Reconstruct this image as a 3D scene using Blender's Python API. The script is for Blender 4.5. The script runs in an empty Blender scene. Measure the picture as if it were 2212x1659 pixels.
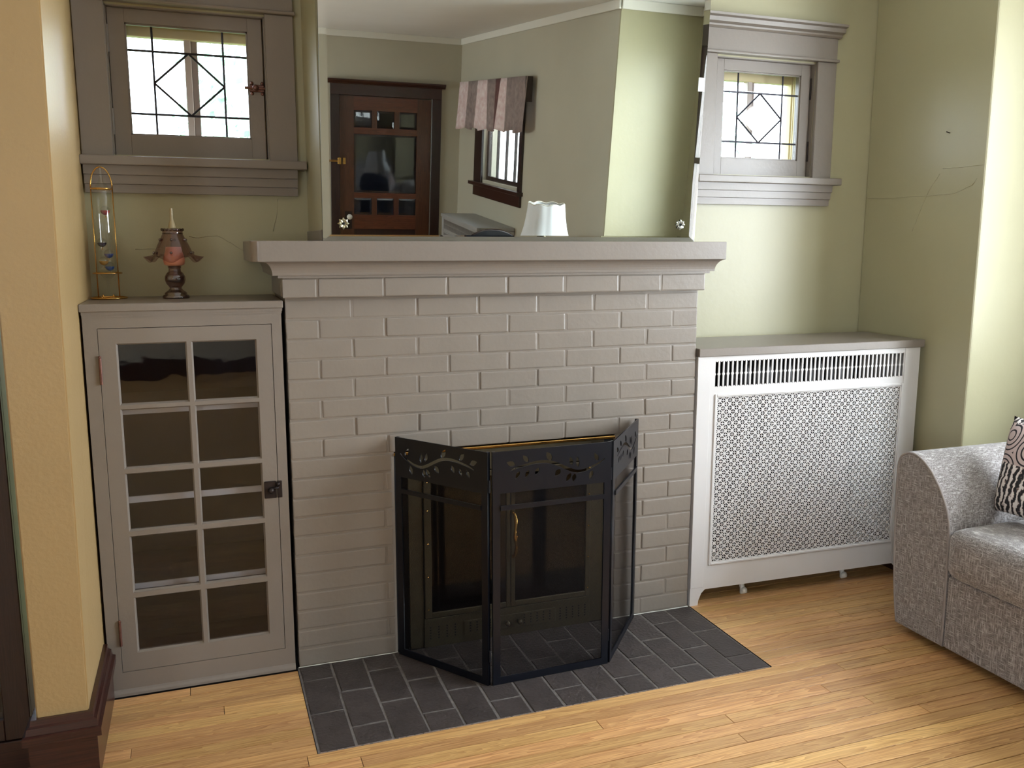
import bpy, bmesh, math, random
from mathutils import Vector, Matrix
random.seed(7)
SC = bpy.context.scene
COL = SC.collection
PI = math.pi

# ------------------------------------------------------------------ camera
cam_d = bpy.data.cameras.new('camera'); cam = bpy.data.objects.new('camera', cam_d); COL.objects.link(cam)
cam_d.sensor_width = 36.0; cam_d.lens = 30.5197; cam_d.clip_start = 0.05; cam_d.clip_end = 200
cam.matrix_world = Matrix(((0.941285, 0.052804, -0.333459, -0.247106), (-0.337613, 0.149602, -0.92932, -2.805181),
                           (0.000815, 0.987335, 0.158646, 1.401573), (0, 0, 0, 1)))
SC.camera = cam
# ------------------------------------------------------------------ world, lights, exposure
W = bpy.data.worlds.new('sky'); SC.world = W; W.use_nodes = True
nt = W.node_tree; nt.nodes.clear()
wo = nt.nodes.new('ShaderNodeOutputWorld'); bg = nt.nodes.new('ShaderNodeBackground'); bg.inputs[1].default_value = 10.0
tc = nt.nodes.new('ShaderNodeTexCoord'); sx = nt.nodes.new('ShaderNodeSeparateXYZ'); rp = nt.nodes.new('ShaderNodeValToRGB')
nt.links.new(tc.outputs['Generated'], sx.inputs[0]); nt.links.new(sx.outputs['Z'], rp.inputs[0])
rp.color_ramp.elements[0].position = 0.0; rp.color_ramp.elements[0].color = (0.80, 0.88, 0.95, 1)
rp.color_ramp.elements[1].position = 0.6; rp.color_ramp.elements[1].color = (0.62, 0.78, 1.0, 1)
nt.links.new(rp.outputs[0], bg.inputs[0]); nt.links.new(bg.outputs[0], wo.inputs[0])

def area(name, loc, direction, sx_, sy_, power, color):
    l = bpy.data.lights.new(name, 'AREA'); l.shape = 'RECTANGLE'; l.size = sx_; l.size_y = sy_; l.energy = power; l.color = color
    o = bpy.data.objects.new(name, l); COL.objects.link(o); o.location = loc
    o.rotation_euler = Vector(direction).to_track_quat('-Z', 'Y').to_euler()
    return o
area('daylight_bay', (3.345, -1.72, 1.62), (-1, 0.0, -0.05), 1.64, 1.40, 172, (0.92, 0.97, 1.0))
area('daylight_side', (2.95, -5.45, 1.75), (-1, 0.30, -0.1), 1.2, 1.0, 8, (0.95, 0.97, 1.0))
area('rear_fill', (-2.88, -5.60, 1.45), (1, 0.0, -0.02), 1.5, 1.4, 115, (0.97, 0.98, 1.0))  # added fill for the rear room, its window is unseen

SC.view_settings.view_transform = 'Standard'; SC.view_settings.look = 'None'
SC.view_settings.exposure = 0.0; SC.view_settings.gamma = 1.0; SC.view_settings.use_curve_mapping = False

# ------------------------------------------------------------------ helpers
def srgb(r, g, b):
    f = lambda c: (c/255/12.92) if c/255 <= 0.04045 else ((c/255+0.055)/1.055)**2.4
    return (f(r), f(g), f(b), 1)
def wloc(o):
    v = Vector((0, 0, 0))
    while o is not None:
        v = v + Vector(o.location); o = o.parent
    return v
def thing(name, label, cat, loc=(0, 0, 0), rz=0.0, group=None):
    o = bpy.data.objects.new(name, None); COL.objects.link(o); o.location = loc; o.rotation_euler = (0, 0, rz)
    o.empty_display_size = 0.1
    o['label'] = label; o['category'] = cat
    if group: o['group'] = group
    return o
def obj(name, geo, m=None, parent=None, local=False, smooth=False, label=None, kind=None):
    """geo: bmesh or mesh given in world coordinates (local=True: in the coordinates of the top thing)"""
    if isinstance(geo, bmesh.types.BMesh):
        me = bpy.data.meshes.new(name); geo.normal_update(); geo.to_mesh(me); geo.free()
    else: me = geo
    if smooth:
        for p in me.polygons: p.use_smooth = True
    o = bpy.data.objects.new(name, me); COL.objects.link(o)
    if m is not None:
        me.materials.clear()
        for x in (m if isinstance(m, (list, tuple)) else [m]): me.materials.append(x)
    if parent is not None:
        o.parent = parent
        if not local: o.location = -wloc(parent)
    if label: o['label'] = label
    if kind: o['kind'] = kind
    return o
def struct(name, geo=None, m=None, **k):
    if geo is None:
        o = bpy.data.objects.new(name, None); COL.objects.link(o); o.empty_display_size = 0.1
    else: o = obj(name, geo, m, **k)
    o['kind'] = 'structure'; return o
def tag(o, label, cat, group=None):
    o['label'] = label; o['category'] = cat
    if group: o['group'] = group
    return o
def NB(): return bmesh.new()
def box(bm, x0, y0, z0, x1, y1, z1, bev=0.0, seg=1, mi=0):
    x0, x1 = sorted((x0, x1)); y0, y1 = sorted((y0, y1)); z0, z1 = sorted((z0, z1))
    vs = [bm.verts.new(p) for p in ((x0,y0,z0),(x1,y0,z0),(x1,y1,z0),(x0,y1,z0),(x0,y0,z1),(x1,y0,z1),(x1,y1,z1),(x0,y1,z1))]
    fs = [bm.faces.new([vs[i] for i in q]) for q in ((0,3,2,1),(4,5,6,7),(0,1,5,4),(1,2,6,5),(2,3,7,6),(3,0,4,7))]
    for f in fs: f.material_index = mi
    if bev > 0:
        bev = min(bev, 0.49*min(x1-x0, y1-y0, z1-z0))
        es = list({e for f in fs for e in f.edges})
        bmesh.ops.bevel(bm, geom=es, offset=bev, segments=seg, profile=0.5, affect='EDGES')
    return bm
def B(*a, **k): return box(NB(), *a, **k)
def boxes(lst, bev=0.0, seg=1):
    bm = NB()
    for b in lst: box(bm, *b, bev=bev, seg=seg)
    return bm
def prism(bm, pts, axis, a, b, cap=True):
    """extrude a 2D polygon along an axis; pts are the two other coordinates in xyz order"""
    def P(p, t):
        if axis == 'x': return (t, p[0], p[1])
        if axis == 'y': return (p[0], t, p[1])
        return (p[0], p[1], t)
    A = [bm.verts.new(P(p, a)) for p in pts]; Bv = [bm.verts.new(P(p, b)) for p in pts]; n = len(pts)
    fs = [bm.faces.new((A[i], A[(i+1) % n], Bv[(i+1) % n], Bv[i])) for i in range(n)]
    if cap: fs += [bm.faces.new(list(reversed(A))), bm.faces.new(Bv)]
    bmesh.ops.recalc_face_normals(bm, faces=fs)
    return fs
def lathe(bm, prof, cx, cy, z0=0, n=32, mod=None):
    rings = []
    for r, z in prof:
        ring = []
        for i in range(n):
            a = 2*PI*i/n; rr, zz = (r, z) if mod is None else mod(r, z, a)
            ring.append(bm.verts.new((cx+rr*math.cos(a), cy+rr*math.sin(a), z0+zz)))
        rings.append(ring)
    fs = []
    for j in range(len(rings)-1):
        for i in range(n):
            fs.append(bm.faces.new((rings[j][i], rings[j][(i+1) % n], rings[j+1][(i+1) % n], rings[j+1][i])))
    return rings, fs
def capring(bm, ring, flip=False):
    bm.faces.new(list(reversed(ring)) if flip else ring)
def tube(bm, pts, r, n=8, closed=False, cap=True):
    pts = [Vector(p) for p in pts]; N = len(pts); rings = []; up = None
    for i in range(N):
        a = pts[(i-1) % N] if (closed or i > 0) else pts[i]; b = pts[(i+1) % N] if (closed or i < N-1) else pts[i]
        t = (b-a).normalized()
        if up is None: up = t.orthogonal().normalized()
        up = (up - t*up.dot(t)).normalized(); w = t.cross(up)
        rr = r[i] if isinstance(r, (list, tuple)) else r
        rings.append([bm.verts.new(pts[i]+up*math.cos(2*PI*k/n)*rr+w*math.sin(2*PI*k/n)*rr) for k in range(n)])
    for i in range(N if closed else N-1):
        A, C = rings[i], rings[(i+1) % N]
        for k in range(n): bm.faces.new((A[k], A[(k+1) % n], C[(k+1) % n], C[k]))
    if cap and not closed:
        bm.faces.new(list(reversed(rings[0]))); bm.faces.new(rings[-1])
    return bm
def ball(bm, c, r, seg=16, rings=10, sz=1.0):
    m = Matrix.Translation(c) @ Matrix.Diagonal((r, r, r*sz, 1))
    bmesh.ops.create_uvsphere(bm, u_segments=seg, v_segments=rings, radius=1, matrix=m); return bm
def cut_sheet(outer, holes, thick):
    """flat sheet in local XY with holes, extruded; returned as a mesh"""
    cu = bpy.data.curves.new('c', 'CURVE'); cu.dimensions = '2D'; cu.fill_mode = 'BOTH'; cu.extrude = thick/2
    for poly in [outer]+holes:
        sp = cu.splines.new('POLY'); sp.points.add(len(poly)-1)
        for i, p in enumerate(poly): sp.points[i].co = (p[0], p[1], 0, 1)
        sp.use_cyclic_u = True
    o = bpy.data.objects.new('c', cu); COL.objects.link(o)
    dg = bpy.context.evaluated_depsgraph_get()
    me = bpy.data.meshes.new_from_object(o.evaluated_get(dg))
    bpy.data.objects.remove(o); bpy.data.curves.remove(cu)
    return me

# ------------------------------------------------------------------ materials
def mat(name, rgb, rough=0.5, metal=0.0, var=0.0, vs=4.0, bump=0.0, bs=60.0, coat=0.0, rand=0.0, spec=None, rgb2=None):
    m = bpy.data.materials.new(name); m.use_nodes = True; t = m.node_tree; b = t.nodes['Principled BSDF']
    c = srgb(*rgb); b.inputs['Base Color'].default_value = c; b.inputs['Roughness'].default_value = rough; b.inputs['Metallic'].default_value = metal
    if spec is not None: b.inputs['Specular IOR Level'].default_value = spec
    if coat: b.inputs['Coat Weight'].default_value = coat; b.inputs['Coat Roughness'].default_value = 0.15
    co = t.nodes.new('ShaderNodeTexCoord')
    if var or rgb2 or rand:
        n = t.nodes.new('ShaderNodeTexNoise'); n.inputs['Scale'].default_value = vs; n.inputs['Detail'].default_value = 5
        t.links.new(co.outputs['Object'], n.inputs['Vector'])
        mx = t.nodes.new('ShaderNodeMix'); mx.data_type = 'RGBA'
        c2 = srgb(*rgb2) if rgb2 else tuple(max(0, x*(1-var)) for x in c[:3])+(1,)
        mx.inputs['A'].default_value = c if rgb2 else tuple(min(1, x*(1+var*0.6)) for x in c[:3])+(1,); mx.inputs['B'].default_value = c2
        r = t.nodes.new('ShaderNodeMapRange'); r.inputs['From Min'].default_value = 0.3; r.inputs['From Max'].default_value = 0.7
        t.links.new(n.outputs['Fac'], r.inputs['Value']); t.links.new(r.outputs[0], mx.inputs['Factor'])
        out = mx.outputs['Result']
        if rand:
            oi = t.nodes.new('ShaderNodeObjectInfo'); h = t.nodes.new('ShaderNodeHueSaturation')
            mr = t.nodes.new('ShaderNodeMapRange'); mr.inputs['To Min'].default_value = 1-rand; mr.inputs['To Max'].default_value = 1+rand
            t.links.new(oi.outputs['Random'], mr.inputs['Value']); t.links.new(mr.outputs[0], h.inputs['Value']); t.links.new(out, h.inputs['Color']); out = h.outputs[0]
        t.links.new(out, b.inputs['Base Color'])
    if bump:
        n2 = t.nodes.new('ShaderNodeTexNoise'); n2.inputs['Scale'].default_value = bs; n2.inputs['Detail'].default_value = 4
        t.links.new(co.outputs['Object'], n2.inputs['Vector'])
        bp = t.nodes.new('ShaderNodeBump'); bp.inputs['Strength'].default_value = bump; bp.inputs['Distance'].default_value = 0.01
        t.links.new(n2.outputs['Fac'], bp.inputs['Height']); t.links.new(bp.outputs[0], b.inputs['Normal'])
    return m
def wood(name, c1, c2, rough=0.3, scale=(1.2, 30, 30), rand=0.12, coat=0.0, dark=None):
    m = bpy.data.materials.new(name); m.use_nodes = True; t = m.node_tree; b = t.nodes['Principled BSDF']
    b.inputs['Roughness'].default_value = rough
    if coat: b.inputs['Coat Weight'].default_value = coat; b.inputs['Coat Roughness'].default_value = 0.2
    co = t.nodes.new('ShaderNodeTexCoord'); oi = t.nodes.new('ShaderNodeObjectInfo')
    ad = t.nodes.new('ShaderNodeVectorMath'); ad.operation = 'ADD'
    ml = t.nodes.new('ShaderNodeVectorMath'); ml.operation = 'SCALE'; ml.inputs['Scale'].default_value = 37.0
    cb = t.nodes.new('ShaderNodeCombineXYZ')
    for k in range(3): t.links.new(oi.outputs['Random'], cb.inputs[k])
    t.links.new(cb.outputs[0], ml.inputs[0]); t.links.new(co.outputs['Object'], ad.inputs[0]); t.links.new(ml.outputs[0], ad.inputs[1])
    mp = t.nodes.new('ShaderNodeMapping'); mp.inputs['Scale'].default_value = scale; t.links.new(ad.outputs[0], mp.inputs['Vector'])
    n = t.nodes.new('ShaderNodeTexNoise'); n.inputs['Scale'].default_value = 1.0; n.inputs['Detail'].default_value = 2; n.inputs['Distortion'].default_value = 0.6
    t.links.new(mp.outputs[0], n.inputs['Vector'])
    # contour the noise so that the grain forms cathedral bands
    sn = t.nodes.new('ShaderNodeMath'); sn.operation = 'MULTIPLY'; sn.inputs[1].default_value = 14.0; t.links.new(n.outputs['Fac'], sn.inputs[0])
    fr = t.nodes.new('ShaderNodeMath'); fr.operation = 'FRACT'; t.links.new(sn.outputs[0], fr.inputs[0])
    n3 = t.nodes.new('ShaderNodeTexNoise'); n3.inputs['Scale'].default_value = 1.0; n3.inputs['Detail'].default_value = 3
    mp3 = t.nodes.new('ShaderNodeMapping'); mp3.inputs['Scale'].default_value = tuple(s*(2.5 if s < 5 else 9) for s in scale)
    t.links.new(ad.outputs[0], mp3.inputs['Vector']); t.links.new(mp3.outputs[0], n3.inputs['Vector'])
    av = t.nodes.new('ShaderNodeMath'); av.operation = 'MULTIPLY_ADD'; av.inputs[1].default_value = 0.45
    t.links.new(fr.outputs[0], av.inputs[0]); t.links.new(n3.outputs['Fac'], av.inputs[2])
    r = t.nodes.new('ShaderNodeValToRGB'); r.color_ramp.elements[0].position = 0.32; r.color_ramp.elements[1].position = 0.98
    r.color_ramp.elements[0].color = srgb(*c1); r.color_ramp.elements[1].color = srgb(*c2)
    t.links.new(av.outputs[0], r.inputs[0])
    h = t.nodes.new('ShaderNodeHueSaturation'); mr = t.nodes.new('ShaderNodeMapRange')
    mr.inputs['To Min'].default_value = 1-rand; mr.inputs['To Max'].default_value = 1+rand
    t.links.new(oi.outputs['Random'], mr.inputs['Value']); t.links.new(mr.outputs[0], h.inputs['Value']); t.links.new(r.outputs[0], h.inputs['Color'])
    mr2 = t.nodes.new('ShaderNodeMapRange'); mr2.inputs['To Min'].default_value = 0.495; mr2.inputs['To Max'].default_value = 0.508
    m7 = t.nodes.new('ShaderNodeMath'); m7.operation = 'MULTIPLY'; m7.inputs[1].default_value = 7.3; f7 = t.nodes.new('ShaderNodeMath'); f7.operation = 'FRACT'
    t.links.new(oi.outputs['Random'], m7.inputs[0]); t.links.new(m7.outputs[0], f7.inputs[0]); t.links.new(f7.outputs[0], mr2.inputs['Value']); t.links.new(mr2.outputs[0], h.inputs['Hue'])
    t.links.new(h.outputs[0], b.inputs['Base Color'])
    bp = t.nodes.new('ShaderNodeBump'); bp.inputs['Strength'].default_value = 0.08; bp.inputs['Distance'].default_value = 0.004
    t.links.new(n3.outputs['Fac'], bp.inputs['Height']); t.links.new(bp.outputs[0], b.inputs['Normal'])
    return m
def glassy(name, tint=(1, 1, 1), fac=0.06, rough=0.02, wav=0.0):
    m = bpy.data.materials.new(name); m.use_nodes = True; t = m.node_tree; t.nodes.clear()
    o = t.nodes.new('ShaderNodeOutputMaterial'); mx = t.nodes.new('ShaderNodeMixShader')
    tr = t.nodes.new('ShaderNodeBsdfTransparent'); gl = t.nodes.new('ShaderNodeBsdfGlossy')
    tr.inputs[0].default_value = (*tint, 1); gl.inputs['Roughness'].default_value = rough
    lw = t.nodes.new('ShaderNodeLayerWeight'); lw.inputs['Blend'].default_value = 0.5
    pw = t.nodes.new('ShaderNodeMath'); pw.operation = 'POWER'; pw.inputs[1].default_value = 5.0; t.links.new(lw.outputs['Facing'], pw.inputs[0])
    ma = t.nodes.new('ShaderNodeMath'); ma.operation = 'MULTIPLY_ADD'; ma.inputs[1].default_value = 0.9-fac; ma.inputs[2].default_value = fac; ma.use_clamp = True
    t.links.new(pw.outputs[0], ma.inputs[0]); t.links.new(ma.outputs[0], mx.inputs[0])
    t.links.new(tr.outputs[0], mx.inputs[1]); t.links.new(gl.outputs[0], mx.inputs[2]); t.links.new(mx.outputs[0], o.inputs[0])
    if wav:
        co = t.nodes.new('ShaderNodeTexCoord'); n = t.nodes.new('ShaderNodeTexNoise'); n.inputs['Scale'].default_value = 9
        bp = t.nodes.new('ShaderNodeBump'); bp.inputs['Strength'].default_value = wav; bp.inputs['Distance'].default_value = 0.02
        t.links.new(co.outputs['Object'], n.inputs['Vector']); t.links.new(n.outputs['Fac'], bp.inputs['Height']); t.links.new(bp.outputs[0], gl.inputs['Normal'])
    return m
def meshscreen(name):
    m = bpy.data.materials.new(name); m.use_nodes = True; t = m.node_tree; b = t.nodes['Principled BSDF']; o = t.nodes['Material Output']
    b.inputs['Base Color'].default_value = srgb(14, 15, 22); b.inputs['Roughness'].default_value = 0.45; b.inputs['Metallic'].default_value = 0.6
    co = t.nodes.new('ShaderNodeTexCoord'); outs = []
    for rot in (0.6, -0.6):
        mp = t.nodes.new('ShaderNodeMapping'); mp.inputs['Rotation'].default_value = (0, 0, rot)
        w = t.nodes.new('ShaderNodeTexWave'); w.inputs['Scale'].default_value = 95; w.wave_profile = 'SIN'
        t.links.new(co.outputs['UV'], mp.inputs[0]); t.links.new(mp.outputs[0], w.inputs[0])
        g = t.nodes.new('ShaderNodeMath'); g.operation = 'GREATER_THAN'; g.inputs[1].default_value = 0.86; t.links.new(w.outputs['Fac'], g.inputs[0]); outs.append(g)
    mxm = t.nodes.new('ShaderNodeMath'); mxm.operation = 'MAXIMUM'; t.links.new(outs[0].outputs[0], mxm.inputs[0]); t.links.new(outs[1].outputs[0], mxm.inputs[1])
    tr = t.nodes.new('ShaderNodeBsdfTransparent'); mx = t.nodes.new('ShaderNodeMixShader')
    t.links.new(mxm.outputs[0], mx.inputs[0]); t.links.new(tr.outputs[0], mx.inputs[1]); t.links.new(b.outputs[0], mx.inputs[2]); t.links.new(mx.outputs[0], o.inputs[0])
    return m
def linen(name, ca, cb_, cc):
    m = bpy.data.materials.new(name); m.use_nodes = True; t = m.node_tree; b = t.nodes['Principled BSDF']
    b.inputs['Roughness'].default_value = 0.85; b.inputs['Sheen Weight'].default_value = 0.25
    co = t.nodes.new('ShaderNodeTexCoord'); facs = []
    for sc in ((340, 340, 34), (60, 34, 400), (34, 400, 80)):
        mp = t.nodes.new('ShaderNodeMapping'); mp.inputs['Scale'].default_value = sc; n = t.nodes.new('ShaderNodeTexNoise')
        n.inputs['Scale'].default_value = 1; n.inputs['Detail'].default_value = 2
        t.links.new(co.outputs['Object'], mp.inputs[0]); t.links.new(mp.outputs[0], n.inputs['Vector']); facs.append(n)
    mxx = t.nodes.new('ShaderNodeMath'); mxx.operation = 'MAXIMUM'; t.links.new(facs[0].outputs['Fac'], mxx.inputs[0]); t.links.new(facs[1].outputs['Fac'], mxx.inputs[1])
    r = t.nodes.new('ShaderNodeValToRGB'); e = r.color_ramp.elements; e[0].position = 0.44; e[0].color = srgb(*ca); e[1].position = 0.74; e[1].color = srgb(*cc)
    k = e.new(0.58); k.color = srgb(*cb_)
    t.links.new(mxx.outputs[0], r.inputs[0]); t.links.new(r.outputs[0], b.inputs['Base Color'])
    bp = t.nodes.new('ShaderNodeBump'); bp.inputs['Strength'].default_value = 0.35; bp.inputs['Distance'].default_value = 0.003
    t.links.new(mxx.outputs[0], bp.inputs['Height']); t.links.new(bp.outputs[0], b.inputs['Normal'])
    return m

M = {}
M['wall'] = mat('pale_yellow_green_paint', (166, 160, 128), 0.38, var=0.03, vs=2, bump=0.07, bs=30, spec=0.5)
M['ochre'] = mat('ochre_paint', (172, 144, 98), 0.42, var=0.03, vs=3, bump=0.12, bs=90)
M['greige'] = mat('greige_paint', (184, 178, 160), 0.5, var=0.03, vs=2, bump=0.05, bs=40)
M['ceiling'] = mat('ceiling_paint', (228, 228, 226), 0.7, var=0.02)
M['white'] = mat('white_trim_paint', (222, 219, 208), 0.45)
M['taupe'] = mat('taupe_gloss_paint', (128, 118, 108), 0.34, var=0.03, vs=5, bump=0.06, bs=70)
M['taupe_brick'] = mat('taupe_paint_on_brick', (133, 123, 112), 0.36, var=0.05, vs=7, bump=0.09, bs=45)
M['rad_paint'] = mat('radiator_cover_enamel', (208, 204, 200), 0.38, var=0.02)
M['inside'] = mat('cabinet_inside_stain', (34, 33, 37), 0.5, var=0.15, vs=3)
M['dark'] = mat('dark_void', (16, 15, 16), 0.9)
M['soot_shade'] = mat('firebox_steel_shade', (11, 12, 16), 0.6, var=0.2, vs=9)  # firebox black, also the painted shade of gap strips and cover liner
M['black'] = mat('black_powder_coat', (8, 11, 20), 0.35, spec=0.4)
M['bronze'] = mat('antique_bronze_metal', (88, 80, 62), 0.42, metal=0.55, var=0.1, vs=30)
M['brass'] = mat('polished_brass', (205, 160, 90), 0.22, metal=1.0)
M['iron'] = mat('dark_iron_hardware', (52, 44, 42), 0.45, metal=0.7, var=0.3, vs=60)
M['copper'] = mat('copper_hardware', (120, 84, 74), 0.4, metal=0.7, var=0.3, vs=70)
M['tile'] = mat('charcoal_hearth_brick', (68, 60, 57), 0.5, var=0.22, vs=14, bump=0.35, bs=85, rand=0.12)
M['grout'] = mat('hearth_grout', (112, 105, 100), 0.8, var=0.3, vs=60)
M['floor'] = wood('oak_strip_floor', (164, 112, 64), (216, 170, 112), rough=0.32, scale=(1.3, 26, 26), rand=0.16, coat=0.12)
M['gap'] = mat('floor_gap', (30, 18, 12), 0.8)
M['mahog'] = wood('dark_stained_wood', (34, 16, 14), (62, 31, 24), rough=0.3, scale=(1.5, 30, 30), rand=0.05, coat=0.2)
M['mahog_v'] = wood('dark_stained_wood_upright', (30, 18, 17), (50, 30, 27), rough=0.3, scale=(30, 30, 1.2), rand=0.05, coat=0.2)
M['cherry'] = wood('red_brown_door_wood', (52, 28, 20), (88, 48, 32), rough=0.32, scale=(26, 26, 1.2), rand=0.04, coat=0.2)
M['cherry_h'] = wood('red_brown_rail_wood', (62, 32, 20), (104, 58, 34), rough=0.32, scale=(1.2, 26, 26), rand=0.04, coat=0.2)
M['cream'] = mat('cream_exterior_paint', (214, 196, 150), 0.6)
M['post'] = mat('pale_mauve_exterior_paint', (202, 186, 176), 0.6)
M['mauve'] = mat('mauve_exterior_paint', (150, 132, 124), 0.6)
M['lead'] = mat('lead_came', (46, 42, 50), 0.45, metal=0.6)
M['glass'] = glassy('window_glass', (0.97, 0.985, 1.0), 0.05)
M['glass_old'] = glassy('wavy_cabinet_glass', (0.80, 0.80, 0.83), 0.05, 0.02, wav=0.03)
M['glass_dark'] = glassy('smoked_fire_glass', (0.14, 0.14, 0.18), 0.07, 0.06)
M['glass_door'] = glassy('bevelled_door_glass', (0.75, 0.78, 0.85), 0.10, 0.03, wav=0.02)
M['clear'] = glassy('thin_clear_glass', (0.95, 0.97, 0.96), 0.08, 0.02)
M['amethyst'] = glassy('amethyst_glass', (0.66, 0.52, 0.53), 0.10, 0.05)
M['amethyst_d'] = glassy('dark_amethyst_glass', (0.50, 0.36, 0.38), 0.16, 0.05)
M['peach'] = mat('peach_glass', (226, 160, 132), 0.35)
M['mirror'] = mat('silvered_mirror', (205, 207, 200), 0.008, metal=1.0)
M['mirror_back'] = mat('mirror_edge', (52, 66, 60), 0.4)
M['screen'] = meshscreen('fine_wire_mesh')
M['linen'] = linen('grey_brown_linen', (104, 97, 92), (146, 138, 133), (196, 190, 186))
M['piping'] = mat('grey_piping', (150, 141, 136), 0.8)
M['cast'] = mat('silver_painted_cast_iron', (84, 82, 82), 0.4, metal=0.3, var=0.15, vs=20)
M['shade'] = mat('white_lampshade_fabric', (232, 236, 240), 0.8)
M['grass'] = mat('lawn', (96, 120, 70), 0.9, var=0.3, vs=3)
M['leaf'] = mat('leaf_green', (190, 222, 190), 0.7, var=0.35, vs=2)
M['bark'] = mat('bark', (90, 76, 64), 0.9)
M['paper'] = mat('white_tag', (226, 230, 228), 0.6)
M['crystal'] = mat('cut_crystal', (214, 216, 206), 0.08, metal=0.85)
M['gold_leaf'] = mat('pale_gilt_metal', (196, 190, 160), 0.25, metal=0.85)

# ================================================================== SETTING
YB = 0.37          # alcove back wall plane
XR = 2.56          # right wall plane
ZC = 2.64          # ceiling
fx0, fx1 = -2.80, 3.20
# ---- alcove walls with the two window openings
WZ0, WZ1, WH = 1.69, 2.155, 0.245
XCL, XCR = -0.24, 2.008
def wall_with_opening(x0, x1, y0, y1, ox0, ox1, oz0, oz1):
    return boxes([(x0, y0, 0, ox0, y1, ZC), (ox1, y0, 0, x1, y1, ZC), (ox0, y0, 0, ox1, y1, oz0), (ox0, y0, oz1, ox1, y1, ZC)])
struct('wall_alcove_left', wall_with_opening(-0.75, 0.14, YB, 0.55, XCL-WH, XCL+WH, WZ0, WZ1), M['wall'])
struct('wall_alcove_right', wall_with_opening(1.37, XR+0.16, YB, 0.55, XCR-WH, XCR+WH, WZ0, WZ1), M['wall'])
struct('wall_chimney', boxes([(0.128, 0.010, 1.4125, 1.37, 0.55, ZC)]), M['wall'])
# right wall of the alcove and the bay
struct('wall_right', boxes([(XR, -0.25, 0, XR+0.16, YB, ZC)], bev=0.004), M['wall'])
struct('wall_bay_side', boxes([(XR+0.008, -0.2504, 0, 3.36, -0.09, ZC)]), M['wall'])
bm = boxes([(3.20, -0.87, 0, 3.36, -0.25, ZC), (3.20, -3.03, 0, 3.36, -2.57, ZC), (3.20, -2.57, 0, 3.36, -0.87, 0.88), (3.20, -2.57, 2.36, 3.36, -0.87, ZC)])
struct('wall_bay', bm, M['wall'])
struct('wall_bay_end', boxes([(XR, -3.045, 0, 3.36, -3.03, ZC)]), M['wall'])
bm = boxes([(XR, -4.88, 0, XR+0.16, -3.0455, ZC), (XR+0.16, -3.19, 0, 3.36, -3.0455, ZC), (XR, -7.03, 0, XR+0.16, -5.98, ZC), (XR, -5.98, 0, XR+0.16, -4.88, 1.23), (XR, -5.98, 2.10, XR+0.16, -4.88, ZC)])
struct('wall_right_rear', bm, M['greige'])
bm = boxes([(fx0, -7.03, 0, -1.65, -6.87, ZC), (-1.65, -7.03, 0, 1.245, -6.87, ZC), (2.24, -7.03, 0, XR, -6.87, ZC), (1.245, -7.03, 2.005, 2.24, -6.87, ZC)])
struct('wall_rear', bm, M['greige'])
bm = boxes([(-2.96, -4.85, 0, -2.80, -0.02, ZC), (-2.96, -7.45, 0, -2.80, -6.35, ZC), (-2.96, -6.35, 0, -2.80, -4.85, 0.65), (-2.96, -6.35, 2.25, -2.80, -4.85, ZC)])
struct('wall_left', bm, mat('bounce_damping_brown', (120, 104, 84), 0.5))  # unseen wall, coloured dark to cut bounce light on the left
struct('wall_left_front', boxes([(-2.80, -0.14, 0, -0.76, -0.02, ZC)]), M['ochre'])
# pillar that ends the left alcove wall: ochre towards the room, pale green towards the alcove (leans slightly)
bm = NB()
P = [(-0.705, -0.42), (-0.583, -0.42), (-0.583, 0.40), (-0.705, 0.40)]
b_ = [bm.verts.new((x, y, 0)) for x, y in P]
t_ = [bm.verts.new((x, y, ZC)) for x, y in ((-0.705, -0.42), (-0.553, -0.42), (-0.580, 0.40), (-0.705, 0.40))]
for i in range(4):
    f = bm.faces.new((b_[i], b_[(i+1) % 4], t_[(i+1) % 4], t_[i])); f.material_index = 1 if i == 1 else 0
bm.faces.new(t_)
bmesh.ops.bevel(bm, geom=[e for e in bm.edges if abs(e.verts[0].co.z-e.verts[1].co.z) > 1 and e.verts[0].co.y < 0], offset=0.004, segments=2, affect='EDGES')
pil = struct('wall_pillar', bm, [M['ochre'], M['wall']])
struct('ceiling', boxes([(fx0-0.16, -7.50, ZC, 3.36, 0.55, ZC+0.12)]), M['ceiling'])
k = 0
for (a, b, c, d) in ((fx0, -6.87, XR, -6.852), (XR-0.018, -6.852, XR, -3.03), (XR, -3.03, 3.20, -3.012), (XR, -0.268, 3.20, -0.25), (3.182, -3.03, 3.20, -0.25), (-2.80, -6.85, -2.782, -0.14)):
    k += 1
    bm = B(a, b, ZC-0.062, c, d, ZC, bev=0.003)
    struct('trim_%d' % k, bm, M['white'])

# ---- plaster cracks (raised ridges on the wall)
def crack(pts, r=0.0016):
    out = []
    for a, b in zip(pts[:-1], pts[1:]):
        for s in range(4):
            t = s/4; p = Vector(a).lerp(Vector(b), t); out.append(p+Vector((random.uniform(-1, 1), random.uniform(-1, 1), random.uniform(-1, 1)))*0.0012*(s > 0))
    out.append(Vector(pts[-1])); return out
wl = bpy.data.objects['wall_alcove_left']
for pts in ([(-0.27, 0.3695, 1.429), (-0.238, 0.3695, 1.424), (-0.178, 0.3695, 1.431), (-0.134, 0.3695, 1.406), (-0.09, 0.3695, 1.374), (-0.067, 0.3695, 1.366)],
            [(0.027, 0.3695, 1.557), (0.019, 0.3695, 1.494), (0.006, 0.3695, 1.446)], [(-0.44, 0.3695, 1.385), (-0.36, 0.3695, 1.388)]):
    obj('plaster_crack', tube(NB(), crack(pts), 0.0016, 5), M['wall'], wl, smooth=True)
wr = bpy.data.objects['wall_right']
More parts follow.
